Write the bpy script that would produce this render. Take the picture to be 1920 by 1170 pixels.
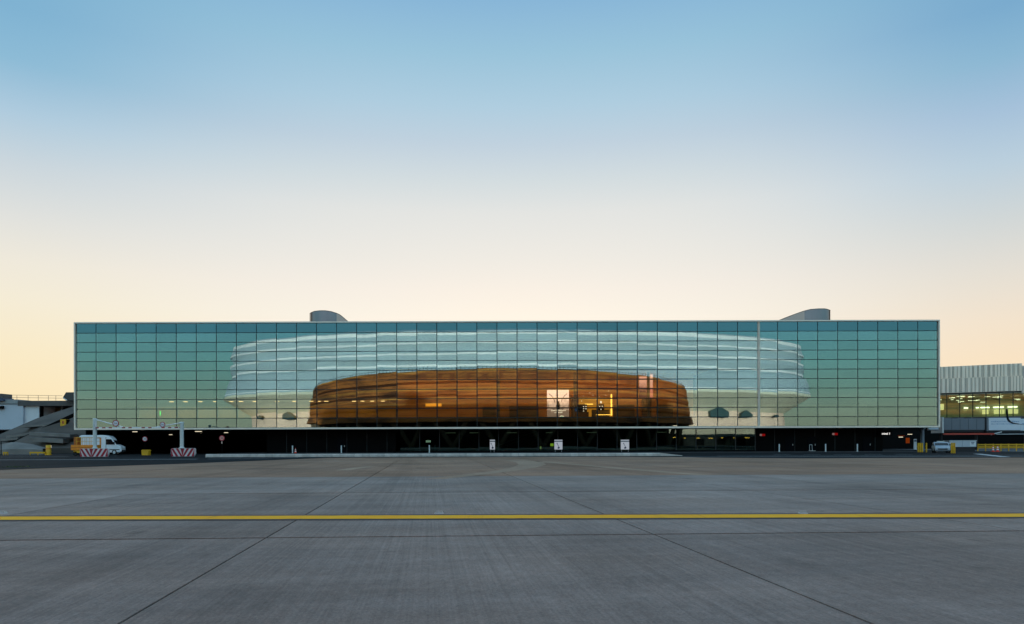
import bpy, math, random
from mathutils import Vector, Matrix
random.seed(11)
scene = bpy.context.scene
for o in list(bpy.data.objects):
    bpy.data.objects.remove(o)
COL = scene.collection
R = math.radians

# ------------------------------------------------------------------ camera
F, HZ, CX, CAMH, ROLL = 1280.0, 829.0, 960.0, 1.65, 0.0029
cam_data = bpy.data.cameras.new('camera')
cam_data.sensor_width = 36.0
cam_data.lens = 36.0 * F / 1920.0
cam_data.shift_y = (HZ - 585.0) / 1920.0
cam_data.clip_start, cam_data.clip_end = 0.1, 6000.0
cam = bpy.data.objects.new('camera', cam_data)
COL.objects.link(cam)
cam.location = (0, 0, CAMH)
cam.rotation_euler = (R(90), ROLL, 0)
scene.camera = cam

# ------------------------------------------------------------------ sky and sun
SUN_EL = R(3.0)
world = bpy.data.worlds.new('World')
scene.world = world
world.use_nodes = True
wt = world.node_tree
wt.nodes.clear()
def wn(kind, **kw):
    n = wt.nodes.new(kind)
    for k, v in kw.items():
        setattr(n, k, v)
    return n
def lin(c):
    return tuple(((v/255.0)/12.92 if v/255.0 <= 0.04045 else ((v/255.0+0.055)/1.055)**2.4) for v in c)
def sky_ramp(stops):
    n = wn('ShaderNodeValToRGB')
    el = n.color_ramp.elements
    while len(el) > 1:
        el.remove(el[-1])
    first = True
    for z, c in stops:
        if first:
            e = el[0]; e.position = z; first = False
        else:
            e = el.new(z)
        e.color = (*lin(c), 1)
    return n
tc = wn('ShaderNodeTexCoord')
sep = wn('ShaderNodeSeparateXYZ')
wt.links.new(tc.outputs['Generated'], sep.inputs[0])
ZTOP = [(0.72, (140, 180, 210)), (1.0, (138, 176, 206))]
centre = sky_ramp([(0.0, (255, 236, 200)), (0.10, (254, 242, 220)), (0.176, (252, 245, 232)), (0.215, (248, 241, 231)), (0.255, (240, 237, 230)),
                   (0.318, (229, 231, 229)), (0.357, (213, 223, 227)), (0.40, (194, 212, 226)), (0.441, (177, 208, 227)), (0.495, (155, 198, 222)), (0.545, (137, 184, 219))] + ZTOP)
left = sky_ramp([(0.0, (254, 228, 172)), (0.058, (254, 233, 187)), (0.111, (252, 236, 198)), (0.165, (248, 238, 213)), (0.213, (241, 235, 220)),
                 (0.258, (226, 227, 223)), (0.314, (200, 214, 223)), (0.366, (168, 202, 225)), (0.415, (128, 184, 215)), (0.46, (116, 174, 210))] + ZTOP)
right = sky_ramp([(0.0, (252, 224, 184)), (0.092, (251, 226, 192)), (0.142, (244, 226, 203)), (0.20, (226, 221, 211)), (0.258, (203, 212, 215)),
                  (0.314, (177, 204, 223)), (0.366, (155, 189, 220)), (0.415, (126, 179, 211)), (0.46, (108, 164, 205))] + ZTOP)
back = sky_ramp([(0.0, (206, 198, 172)), (0.03, (202, 202, 178)), (0.05, (198, 209, 188)), (0.07, (178, 208, 194)), (0.108, (163, 215, 214)), (0.15, (147, 210, 226)), (0.20, (145, 206, 226)), (0.30, (150, 200, 223)), (0.5, (146, 190, 216))] + ZTOP)
for r_ in (centre, left, right, back):
    wt.links.new(sep.outputs[2], r_.inputs[0])
def wmath(op, a, b=None, clamp=False):
    n = wn('ShaderNodeMath', operation=op, use_clamp=clamp)
    for i, v in enumerate((a, b)):
        if v is None: continue
        if isinstance(v, (int, float)): n.inputs[i].default_value = v
        else: wt.links.new(v, n.inputs[i])
    return n.outputs[0]
def wmap(v, a, b):
    n = wn('ShaderNodeMapRange', interpolation_type='SMOOTHSTEP')
    wt.links.new(v, n.inputs[0])
    n.inputs[1].default_value, n.inputs[2].default_value = a, b
    n.inputs[3].default_value, n.inputs[4].default_value = 0.0, 1.0
    return n.outputs[0]
def wmix(f, a, b):
    n = wn('ShaderNodeMix', data_type='RGBA')
    if isinstance(f, float): n.inputs[0].default_value = f
    else: wt.links.new(f, n.inputs[0])
    wt.links.new(a, n.inputs[6]); wt.links.new(b, n.inputs[7])
    return n.outputs[2]
x2 = wmath('MULTIPLY', sep.outputs[0], sep.outputs[0])
y2 = wmath('MULTIPLY', sep.outputs[1], sep.outputs[1])
hl = wmath('SQRT', wmath('MAXIMUM', wmath('ADD', x2, y2), 1e-6))
ax = wmath('DIVIDE', sep.outputs[0], hl)
ay = wmath('DIVIDE', sep.outputs[1], hl)
lr = wmix(wmap(ax, -0.5, 0.5), left.outputs[0], right.outputs[0])
side = wmath('SUBTRACT', 1.0, wmap(ay, 0.80, 1.0))
fr0 = wmix(wmath('MULTIPLY', side, 0.8), centre.outputs[0], lr)
dim = wn('ShaderNodeMix', data_type='RGBA', blend_type='MULTIPLY')
dim.inputs[0].default_value = 1.0
wt.links.new(fr0, dim.inputs[6])
dim.inputs[7].default_value = (0.66, 0.66, 0.66, 1)
fr = dim.outputs[2]
al = wmix(wmath('SUBTRACT', 1.0, wmap(ay, -0.55, 0.75)), fr, back.outputs[0])
nish = wn('ShaderNodeTexSky', sky_type='NISHITA')
nish.sun_disc = False
nish.sun_elevation = SUN_EL
nish.sun_rotation = 0.0
nsc = wn('ShaderNodeMix', data_type='RGBA', blend_type='MULTIPLY')
nsc.inputs[0].default_value = 1.0
wt.links.new(nish.outputs[0], nsc.inputs[6])
nsc.inputs[7].default_value = (0.08, 0.08, 0.08, 1)
fin = wmix(0.05, al, nsc.outputs[2])
bg = wn('ShaderNodeBackground')
wt.links.new(fin, bg.inputs[0])
bg.inputs[1].default_value = 1.0
wo = wn('ShaderNodeOutputWorld')
wt.links.new(bg.outputs[0], wo.inputs[0])

sun_data = bpy.data.lights.new('sun', 'SUN')
sun_data.energy = 5.0
sun_data.angle = R(1.2)
sun_data.color = (1.0, 0.96, 0.92)
sun = bpy.data.objects.new('sun', sun_data)
COL.objects.link(sun)
# low sun behind the glass building, shining towards the camera side (-Y)
sun.rotation_euler = Vector((0.0, -math.cos(SUN_EL), -math.sin(SUN_EL))).to_track_quat('-Z', 'Y').to_euler()

scene.view_settings.view_transform = 'Standard'
scene.view_settings.look = 'None'
scene.view_settings.exposure = 0.6
scene.view_settings.gamma = 1.0
scene.view_settings.use_curve_mapping = False
scene.cycles.use_denoising = True
scene.cycles.max_bounces = 8
scene.cycles.transparent_max_bounces = 16
scene.cycles.caustics_reflective = False
scene.cycles.caustics_refractive = False
scene.cycles.sample_clamp_indirect = 4.0

# ------------------------------------------------------------------ helpers
def W(px, py, Y):
    """photograph pixel at depth Y -> point in the place"""
    py = py + ROLL*(px-CX)
    return Vector(((px-CX)/F*Y, Y, CAMH + (HZ-py)/F*Y))
def G(px, py):
    py = py + ROLL*(px-CX)
    Y = F*CAMH/(py-HZ)
    return Vector(((px-CX)/F*Y, Y, 0.0))

class MB:
    def __init__(s):
        s.v, s.f, s.sm = [], [], []
    def add(s, vs, fs, smooth=False):
        n = len(s.v)
        s.v += [Vector(p) for p in vs]
        s.f += [tuple(i+n for i in f) for f in fs]
        s.sm += [smooth]*len(fs)
        return s
    def box(s, x0, x1, y0, y1, z0, z1):
        return s.add([(x0,y0,z0),(x1,y0,z0),(x1,y1,z0),(x0,y1,z0),(x0,y0,z1),(x1,y0,z1),(x1,y1,z1),(x0,y1,z1)],
                     [(0,3,2,1),(4,5,6,7),(0,1,5,4),(1,2,6,5),(2,3,7,6),(3,0,4,7)])
    def hexa(s, p):   # 8 points, bottom ring then top ring
        return s.add(p, [(0,3,2,1),(4,5,6,7),(0,1,5,4),(1,2,6,5),(2,3,7,6),(3,0,4,7)])
    def prism(s, pts, a0, a1, axis='y'):
        """outline pts in the plane across the axis, swept from a0 to a1"""
        n = len(pts)
        def P(p, a):
            return (p[0], a, p[1]) if axis == 'y' else ((a, p[0], p[1]) if axis == 'x' else (p[0], p[1], a))
        vs = [P(p, a0) for p in pts] + [P(p, a1) for p in pts]
        fs = [tuple(range(n)), tuple(range(2*n-1, n-1, -1))] + [(i, i+n, (i+1) % n+n, (i+1) % n) for i in range(n)]
        return s.add(vs, fs)
    def tube(s, p0, p1, r0, r1=None, n=8, caps=True):
        r1 = r0 if r1 is None else r1
        p0, p1 = Vector(p0), Vector(p1)
        d = (p1-p0).normalized()
        u = d.orthogonal().normalized(); w = d.cross(u)
        vs = []
        for p, r in ((p0, r0), (p1, r1)):
            for i in range(n):
                a = 2*math.pi*i/n
                vs.append(p + u*(r*math.cos(a)) + w*(r*math.sin(a)))
        s.add(vs, [(i, (i+1) % n, (i+1) % n+n, i+n) for i in range(n)], True)
        if caps:
            s.add(vs[:n], [tuple(range(n-1, -1, -1))]); s.add(vs[n:], [tuple(range(n))])
        return s
    def lathe(s, c, prof, n=16, smooth=True):
        """prof = [(r, z)...] round the vertical through c"""
        vs = []
        for r, z in prof:
            for i in range(n):
                a = 2*math.pi*i/n
                vs.append((c[0]+r*math.cos(a), c[1]+r*math.sin(a), c[2]+z))
        fs = []
        for k in range(len(prof)-1):
            for i in range(n):
                j = (i+1) % n
                fs.append((k*n+i, k*n+j, (k+1)*n+j, (k+1)*n+i))
        return s.add(vs, fs, smooth)
    def build(s, name, mat, parent=None, bevel=0.0):
        org = Vector((0,0,0))
        q = parent
        loc = parent is None or not parent.get('_local')
        while q is not None and loc:
            org += Vector(q.location); q = q.parent
        me = bpy.data.meshes.new(name)
        me.from_pydata([tuple(p-org) for p in s.v], [], s.f)
        me.polygons.foreach_set('use_smooth', s.sm)
        me.materials.append(mat)
        me.update()
        o = bpy.data.objects.new(name, me)
        COL.objects.link(o)
        if parent is not None:
            o.parent = parent
            if parent.get('_local'): o['_local'] = 1
        if bevel:
            b = o.modifiers.new('bevel', 'BEVEL'); b.width = bevel; b.segments = 2; b.limit_method = 'ANGLE'
        return o

def tag(o, label=None, cat=None, group=None, kind=None):
    for k, v in (('label', label), ('category', cat), ('group', group), ('kind', kind)):
        if v: o[k] = v
    return o
def thing(name, label, cat, loc, group=None, rz=0.0, local=False):
    o = bpy.data.objects.new(name, None)
    COL.objects.link(o)
    o.empty_display_size = 0.2
    o.location = loc
    o.rotation_euler = (0, 0, rz)
    if local or rz: o['_local'] = 1
    return tag(o, label, cat, group)
def copy_tree(o, parent=None):
    c = o.copy(); COL.objects.link(c)
    if parent is not None: c.parent = parent
    for ch in list(o.children): copy_tree(ch, c)
    return c

ORD = 'first second third fourth fifth sixth seventh eighth ninth tenth eleventh twelfth thirteenth fourteenth fifteenth sixteenth'.split()
MATS = {}
def mat(name, col, rough=0.6, metal=0.0, var=0.0, vscale=0.6, bump=0.0, bscale=20.0, spec=0.4, emit=None, estr=0.0, objvar=0.0, stretch=(1,1,1)):
    if name in MATS: return MATS[name]
    m = bpy.data.materials.new(name); m.use_nodes = True
    nt = m.node_tree; b = nt.nodes['Principled BSDF']
    b.inputs['Base Color'].default_value = (*col, 1)
    b.inputs['Roughness'].default_value = rough
    b.inputs['Metallic'].default_value = metal
    b.inputs['Specular IOR Level'].default_value = spec
    if emit:
        b.inputs['Emission Color'].default_value = (*emit, 1)
        b.inputs['Emission Strength'].default_value = estr
    if var or bump or objvar:
        g = nt.nodes.new('ShaderNodeNewGeometry')
        mp = nt.nodes.new('ShaderNodeMapping'); mp.inputs['Scale'].default_value = stretch
        nt.links.new(g.outputs['Position'], mp.inputs[0])
    if var or objvar:
        n1 = nt.nodes.new('ShaderNodeTexNoise'); n1.inputs['Scale'].default_value = vscale; n1.inputs['Detail'].default_value = 8; n1.inputs['Roughness'].default_value = 0.62
        nt.links.new(mp.outputs[0], n1.inputs[0])
        mr = nt.nodes.new('ShaderNodeMapRange'); mr.inputs[1].default_value, mr.inputs[2].default_value = 0.25, 0.75
        mr.inputs[3].default_value, mr.inputs[4].default_value = 1-var, 1+var
        nt.links.new(n1.outputs[0], mr.inputs[0])
        f = mr.outputs[0]
        if objvar:
            oi = nt.nodes.new('ShaderNodeObjectInfo')
            m2 = nt.nodes.new('ShaderNodeMapRange'); m2.inputs[3].default_value, m2.inputs[4].default_value = 1-objvar, 1+objvar
            nt.links.new(oi.outputs['Random'], m2.inputs[0])
            mm = nt.nodes.new('ShaderNodeMath'); mm.operation = 'MULTIPLY'
            nt.links.new(f, mm.inputs[0]); nt.links.new(m2.outputs[0], mm.inputs[1]); f = mm.outputs[0]
        vm = nt.nodes.new('ShaderNodeVectorMath'); vm.operation = 'SCALE'
        vm.inputs[0].default_value = col
        nt.links.new(f, vm.inputs['Scale']); nt.links.new(vm.outputs[0], b.inputs['Base Color'])
    if bump:
        n2 = nt.nodes.new('ShaderNodeTexNoise'); n2.inputs['Scale'].default_value = bscale; n2.inputs['Detail'].default_value = 5
        nt.links.new(mp.outputs[0], n2.inputs[0])
        bp = nt.nodes.new('ShaderNodeBump'); bp.inputs['Strength'].default_value = bump; bp.inputs['Distance'].default_value = 0.02
        nt.links.new(n2.outputs[0], bp.inputs['Height']); nt.links.new(bp.outputs[0], b.inputs['Normal'])
    MATS[name] = m
    return m

def emat(name, col, s):
    m = bpy.data.materials.new(name); m.use_nodes = True
    nt = m.node_tree; nt.nodes.clear()
    e = nt.nodes.new('ShaderNodeEmission'); e.inputs[0].default_value = (*col, 1); e.inputs[1].default_value = s
    o = nt.nodes.new('ShaderNodeOutputMaterial'); nt.links.new(e.outputs[0], o.inputs[0])
    return m

def glass(name, refl, gcol, tcol, wav=0.0012, wscale=0.45, vary=0.0):
    """coated facade glass: a mirror coat over a tinted clear pane"""
    m = bpy.data.materials.new(name); m.use_nodes = True
    nt = m.node_tree; nt.nodes.clear()
    gl = nt.nodes.new('ShaderNodeBsdfGlossy'); gl.inputs['Color'].default_value = (*gcol, 1); gl.inputs['Roughness'].default_value = 0.0
    tr = nt.nodes.new('ShaderNodeBsdfTransparent'); tr.inputs[0].default_value = (*tcol, 1)
    lw = nt.nodes.new('ShaderNodeFresnel'); lw.inputs[0].default_value = 1.5
    mr = nt.nodes.new('ShaderNodeMapRange'); mr.inputs[1].default_value, mr.inputs[2].default_value = 0.04, 1.0
    mr.inputs[3].default_value, mr.inputs[4].default_value = refl, 1.0
    nt.links.new(lw.outputs[0], mr.inputs[0])
    mx = nt.nodes.new('ShaderNodeMixShader')
    nt.links.new(mr.outputs[0], mx.inputs[0]); nt.links.new(tr.outputs[0], mx.inputs[1]); nt.links.new(gl.outputs[0], mx.inputs[2])
    o = nt.nodes.new('ShaderNodeOutputMaterial'); nt.links.new(mx.outputs[0], o.inputs[0])
    if vary:
        oi = nt.nodes.new('ShaderNodeObjectInfo'); g2 = nt.nodes.new('ShaderNodeNewGeometry')
        ad_ = nt.nodes.new('ShaderNodeMath'); ad_.operation = 'ADD'
        nt.links.new(oi.outputs['Random'], ad_.inputs[0]); nt.links.new(g2.outputs['Random Per Island'], ad_.inputs[1])
        fr_ = nt.nodes.new('ShaderNodeMath'); fr_.operation = 'FRACT'; nt.links.new(ad_.outputs[0], fr_.inputs[0])
        m4 = nt.nodes.new('ShaderNodeMapRange'); m4.inputs[3].default_value, m4.inputs[4].default_value = 1-vary, 1+vary
        nt.links.new(fr_.outputs[0], m4.inputs[0])
        vs_ = nt.nodes.new('ShaderNodeVectorMath'); vs_.operation = 'SCALE'; vs_.inputs[0].default_value = gcol
        nt.links.new(m4.outputs[0], vs_.inputs['Scale']); nt.links.new(vs_.outputs[0], gl.inputs['Color'])
    if wav:
        g = nt.nodes.new('ShaderNodeNewGeometry')
        n = nt.nodes.new('ShaderNodeTexNoise'); n.inputs['Scale'].default_value = wscale; n.inputs['Detail'].default_value = 1.0
        nt.links.new(g.outputs['Position'], n.inputs[0])
        b = nt.nodes.new('ShaderNodeBump'); b.inputs['Strength'].default_value = 1.0; b.inputs['Distance'].default_value = wav
        nt.links.new(n.outputs[0], b.inputs['Height']); nt.links.new(b.outputs[0], gl.inputs['Normal'])
    return m

# ------------------------------------------------------------------ materials
def concrete(name, col, streak=0.10, stain=0.16, warm=(1, 1, 1), skew=0.121):
    m = bpy.data.materials.new(name); m.use_nodes = True
    nt = m.node_tree; b = nt.nodes['Principled BSDF']
    N, L = nt.nodes, nt.links
    g = N.new('ShaderNodeNewGeometry')
    mp = N.new('ShaderNodeMapping'); mp.inputs['Rotation'].default_value = (0, 0, -skew)
    L.new(g.outputs['Position'], mp.inputs[0])
    def noise(sc, det, stretch, rough=0.6):
        k = N.new('ShaderNodeMapping'); k.inputs['Scale'].default_value = stretch
        L.new(mp.outputs[0], k.inputs[0])
        t = N.new('ShaderNodeTexNoise'); t.inputs['Scale'].default_value = sc; t.inputs['Detail'].default_value = det; t.inputs['Roughness'].default_value = rough
        L.new(k.outputs[0], t.inputs[0]); return t.outputs[0]
    def rng(v, lo, hi, a=0.3, c=0.7):
        r = N.new('ShaderNodeMapRange'); r.inputs[1].default_value, r.inputs[2].default_value = a, c
        r.inputs[3].default_value, r.inputs[4].default_value = lo, hi
        L.new(v, r.inputs[0]); return r.outputs[0]
    def mul(a, c):
        n = N.new('ShaderNodeMath'); n.operation = 'MULTIPLY'; L.new(a, n.inputs[0]); L.new(c, n.inputs[1]); return n.outputs[0]
    f = rng(noise(0.16, 6, (1, 1, 1)), 1-stain, 1+stain)                 # broad stains
    f = mul(f, rng(noise(1.0, 5, (0.16, 1.1, 1)), 1-stain*0.55, 1+stain*0.55))  # bands across
    f = mul(f, rng(noise(1.0, 6, (7.0, 0.07, 1), 0.75), 1-streak, 1+streak))      # broom and tyre streaks along
    f = mul(f, rng(noise(1.0, 3, (26.0, 0.12, 1), 0.6), 1-streak*0.9, 1+streak*0.9))  # fine brooming
    f = mul(f, rng(noise(9.0, 5, (1, 0.6, 1), 0.75), 0.84, 1.16))         # mottling
    f = mul(f, rng(noise(34.0, 4, (1, 0.7, 1), 0.8), 0.76, 1.24))         # grain
    f = mul(f, rng(noise(140.0, 2, (1, 1, 1), 0.8), 0.85, 1.15))           # aggregate specks
    dark = rng(noise(0.55, 7, (1.0, 0.35, 1), 0.7), 0.80, 1.0, 0.30, 0.46)
    f = mul(f, dark)
    oi = N.new('ShaderNodeObjectInfo')
    f = mul(f, rng(oi.outputs['Random'], 0.90, 1.09, 0, 1))
    f = mul(f, rng(noise(1.0, 4, (0.55, 0.012, 1), 0.5), 1.0, 0.86, 0.54, 0.66))   # rubber tracks
    f = mul(f, rng(noise(0.8, 3, (1, 0.8, 1), 0.55), 1.0, 0.74, 0.66, 0.74))       # oil spots
    f = mul(f, rng(noise(0.45, 6, (1, 0.5, 1), 0.7), 1.0, 1.13, 0.58, 0.70))       # dusty pale patches
    mx = N.new('ShaderNodeMix'); mx.data_type = 'RGBA'
    mx.inputs[6].default_value = (*col, 1)
    mx.inputs[7].default_value = (col[0]*warm[0], col[1]*warm[1], col[2]*warm[2], 1)
    L.new(rng(noise(0.3, 4, (0.5, 1, 1)), 0, 1, 0.4, 0.65), mx.inputs[0])
    vm = N.new('ShaderNodeVectorMath'); vm.operation = 'SCALE'
    L.new(mx.outputs[2], vm.inputs[0]); L.new(f, vm.inputs['Scale']); L.new(vm.outputs[0], b.inputs['Base Color'])
    b.inputs['Roughness'].default_value = 0.82
    b.inputs['Specular IOR Level'].default_value = 0.06
    bp = N.new('ShaderNodeBump'); bp.inputs['Strength'].default_value = 0.35; bp.inputs['Distance'].default_value = 0.006
    L.new(noise(38.0, 5, (1, 0.35, 1), 0.7), bp.inputs['Height']); L.new(bp.outputs[0], b.inputs['Normal'])
    return m

m_apron = concrete('apron_concrete', (0.280, 0.232, 0.206), streak=0.12, stain=0.24, warm=(1.04, 0.99, 0.95))
m_tan = concrete('old_tan_concrete', (0.31, 0.19, 0.128), streak=0.06, stain=0.20, warm=(0.92, 0.98, 1.06))
m_pale = concrete('worn_paint_on_concrete', (0.39, 0.268, 0.19), streak=0.05, stain=0.2)
m_asphalt = concrete('asphalt', (0.019, 0.020, 0.022), streak=0.08, stain=0.25)
m_ground = mat('dark_joint_base', (0.012, 0.012, 0.013), 0.9, var=0.2, spec=0.05)  # darkened so the open slab joints look shaded
m_far = concrete('far_apron', (0.15, 0.15, 0.155))
m_yellow = None
m_linebk = mat('black_line_border', (0.035, 0.033, 0.030), 0.7, var=0.25, vscale=4.0)
m_roadwh = mat('white_road_paint', (0.42, 0.44, 0.46), 0.6, var=0.35, vscale=1.2)
m_mull = mat('dark_mullion', (0.008, 0.018, 0.022), 0.5)
m_trim = mat('pale_edge_trim', (0.85, 0.74, 0.62), 0.45, var=0.06, vscale=0.4)
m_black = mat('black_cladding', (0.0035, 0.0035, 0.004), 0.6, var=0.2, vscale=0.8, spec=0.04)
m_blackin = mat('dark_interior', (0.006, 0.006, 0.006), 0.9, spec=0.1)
m_soffit = mat('dark_soffit', (0.008, 0.008, 0.008), 0.9, spec=0.1)
m_steel = mat('grey_brushed_metal', (0.19, 0.19, 0.205), 0.34, 0.9, var=0.08, vscale=0.8, stretch=(1, 1, 0.2))
m_steelw = mat('warm_vent_metal', (0.46, 0.40, 0.36), 0.45, 0.6)
m_glass = glass('facade_glass', 0.185, (0.60, 0.88, 0.96), (0.85, 0.80, 0.66), wav=0.0020, wscale=0.30, vary=0.07)
m_glass_top = glass('spandrel_glass', 0.21, (0.45, 0.72, 0.78), (0.20, 0.30, 0.33), vary=0.07)
m_glass_low = glass('lobby_glass', 0.11, (0.55, 0.85, 0.82), (0.35, 0.50, 0.46), wav=0.0009)
m_glass_far = glass('far_glass', 0.10, (0.7, 0.85, 0.85), (0.84, 0.94, 0.80), wav=0.0)
m_white = mat('white_paint', (0.78, 0.79, 0.80), 0.45, var=0.05)
m_whitecar = mat('white_car_paint', (0.72, 0.76, 0.80), 0.25, var=0.03, spec=0.6)
m_red = mat('red_paint', (0.30, 0.010, 0.028), 0.5, var=0.12, vscale=3)
m_orange = mat('orange_yellow_paint', (0.75, 0.24, 0.015), 0.5, var=0.15, vscale=3)
m_yelp = mat('yellow_guard_paint', (0.66, 0.36, 0.01), 0.5, var=0.2, vscale=3)
m_rubber = mat('black_rubber', (0.012, 0.012, 0.013), 0.8)
m_carglass = mat('dark_vehicle_glass', (0.008, 0.010, 0.013), 0.06, spec=0.6)
m_galv = mat('galvanised_post', (0.56, 0.60, 0.60), 0.5, 0.1, var=0.08, vscale=2)
m_kerb = mat('pale_kerb_concrete', (0.46, 0.42, 0.38), 0.85, var=0.22, vscale=1.5, objvar=0.14)

def worn_paint():
    m = bpy.data.materials.new('yellow_road_paint'); m.use_nodes = True
    nt = m.node_tree; N, L = nt.nodes, nt.links; b = N['Principled BSDF']
    b.inputs['Roughness'].default_value = 0.7; b.inputs['Specular IOR Level'].default_value = 0.1
    g_ = N.new('ShaderNodeNewGeometry')
    def tex(sc, det, st):
        mp = N.new('ShaderNodeMapping'); mp.inputs['Scale'].default_value = st; L.new(g_.outputs['Position'], mp.inputs[0])
        t = N.new('ShaderNodeTexNoise'); t.inputs['Scale'].default_value = sc; t.inputs['Detail'].default_value = det; t.inputs['Roughness'].default_value = 0.7
        L.new(mp.outputs[0], t.inputs[0]); return t.outputs[0]
    def mixc(f, lo, hi, a, c):
        r_ = N.new('ShaderNodeMapRange'); r_.inputs[1].default_value, r_.inputs[2].default_value = lo, hi; L.new(f, r_.inputs[0])
        mx = N.new('ShaderNodeMix'); mx.data_type = 'RGBA'; L.new(r_.outputs[0], mx.inputs[0])
        for k, v in ((6, a), (7, c)):
            if isinstance(v, tuple): mx.inputs[k].default_value = (*v, 1)
            else: L.new(v, mx.inputs[k])
        return mx.outputs[2]
    base = mixc(tex(0.7, 5, (1, 1, 1)), 0.35, 0.65, (0.96, 0.43, 0.016), (1.0, 0.52, 0.025))
    chip = mixc(tex(9.0, 6, (0.5, 1, 1)), 0.66, 0.72, base, (0.20, 0.15, 0.09))
    scuff = mixc(tex(1.0, 4, (1.6, 0.05, 1)), 0.60, 0.74, chip, (0.50, 0.26, 0.04))
    L.new(scuff, b.inputs['Base Color'])
    return m
m_yellow = worn_paint()
# ------------------------------------------------------------------ ground
g = tag(MB().add([(-2500,-2500,-0.06),(2500,-2500,-0.06),(2500,2500,-0.06),(-2500,2500,-0.06)], [(0,1,2,3)]).build('ground', m_far), kind='structure')
# joint grid of the photograph: long joints lean by -0.121, cross joints rise by 0.046
JX, JY = -0.121, 0.046
def grid(u, v):          # u across, v along -> x, y
    return Vector((u + JX*v, v + JY*u))
def para(u0, u1, v0, v1, z0, z1, off=Vector((0,0))):
    ring = [grid(u0,v0), grid(u1,v0), grid(u1,v1), grid(u0,v1)]
    return [(p.x-off.x, p.y-off.y, z0) for p in ring] + [(p.x-off.x, p.y-off.y, z1) for p in ring]
SW, SL, GAP, GAPC = 6.80, 10.55, 0.038, 0.10
apron = MB().add([(-300,-160,-0.05),(300,-160,-0.05),(300,34.5,-0.05),(-300,34.5,-0.05)], [(0,1,2,3)]).build('apron', m_ground)
tag(apron, kind='structure')
oldp = MB().add([(-300,34.6,-0.05),(300,34.6,-0.05),(300,78.0,-0.05),(-300,78.0,-0.05)], [(0,1,2,3)]).build('old_pavement', m_ground)
tag(oldp, kind='structure')
U0 = -2.83               # the left long joint of the picture
V0 = 12.0                # the cross joint of the picture
slab_mesh = None
def lay(parent, m, rows, u_lim):
    mesh = None
    for r_ in rows:
        vc = V0 + r_*SL
        k0 = -int(u_lim(r_)/SW)-1; k1 = int(u_lim(r_)/SW)+1
        for k in range(k0, k1+1):
            uc = U0 + k*SW
            c = grid(uc, vc)
            if mesh is None:
                off = grid(uc, vc)
                o = MB().hexa(para(uc+GAP/2, uc+SW-GAP/2, vc+GAPC/2, vc+SL-GAPC/2, -0.045, 0.0, off)).build('slab', m)
                mesh = o.data
                o.parent = parent
            else:
                o = bpy.data.objects.new('slab', mesh); COL.objects.link(o); o.parent = parent
            o.location = (c.x, c.y, random.uniform(-0.0015, 0.0015))
lay(apron, m_apron, range(-2, 2), lambda r_: 34 if r_ >= 0 else 24)
lay(oldp, m_tan, range(2, 6), lambda r_: 40 + 7*(r_-2))
# beyond the laid slabs: plain sheets of the same concrete out to the sides and behind
def sheet(name, pts, z, m, parent=None, kind='structure'):
    o = MB().add([(p[0], p[1], z) for p in pts], [tuple(range(len(pts)))]).build(name, m, parent)
    if parent is None: tag(o, kind=kind)
    return o
behind_m = concrete('rear_apron', (0.10, 0.10, 0.105))
sheet('rear_apron', [(-300,-160),(300,-160),(300,-9.2),(-300,-9.2)], -0.02, behind_m)

# dark service road in front of the building
rd = [G(-700, 907), G(-300, 893), G(0, 881), G(180, 875), G(330, 870), G(470, 864.5), G(600, 859), G(660, 856.3), G(900, 856.5), G(1150, 856.3), G(1262, 856.8),
      G(1330, 858.2), G(1500, 859.5), G(1920, 858), G(2500, 857)]
road_pts = [(-260, 50)] + [(p.x, p.y) for p in rd] + [(260, 68), (260, 150), (-260, 150)]
sheet('road', road_pts, 0.006, m_asphalt)
def gline(name, a, b, w, m, z=0.011):
    a, b = Vector((a.x, a.y, 0)), Vector((b.x, b.y, 0))
    d = (b-a).normalized(); n = Vector((-d.y, d.x, 0))*w/2
    return sheet(name, [a-n, b-n, b+n, a+n], z, m)
gline('road_line', G(-300, 856), G(90, 852.6), 0.9, m_roadwh)
gline('road_line', G(-300, 858.6), G(130, 856.2), 0.35, m_roadwh)
gline('road_line', G(-300, 863.6), G(370, 861.0), 0.7, m_roadwh)
gline('road_line', G(390, 860.8), G(560, 858.0), 0.4, m_roadwh)
gline('road_line', G(1275, 857.0), G(1920, 855.6), 0.55, m_roadwh)
gline('road_line', G(1345, 855.0), G(1920, 853.5), 0.35, m_roadwh)
gline('road_line', G(1832, 851.0), G(1885, 857.0), 0.9, m_roadwh)
for i in range(5):
    gline('road_dash', G(1450+57*i, 852.3), G(1482+57*i, 852.2), 0.35, m_roadwh)
sheet('stand_pavement', [(76, 96), (84, 78), (240, 78), (240, 160), (76, 160)], 0.009, m_far)

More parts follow.
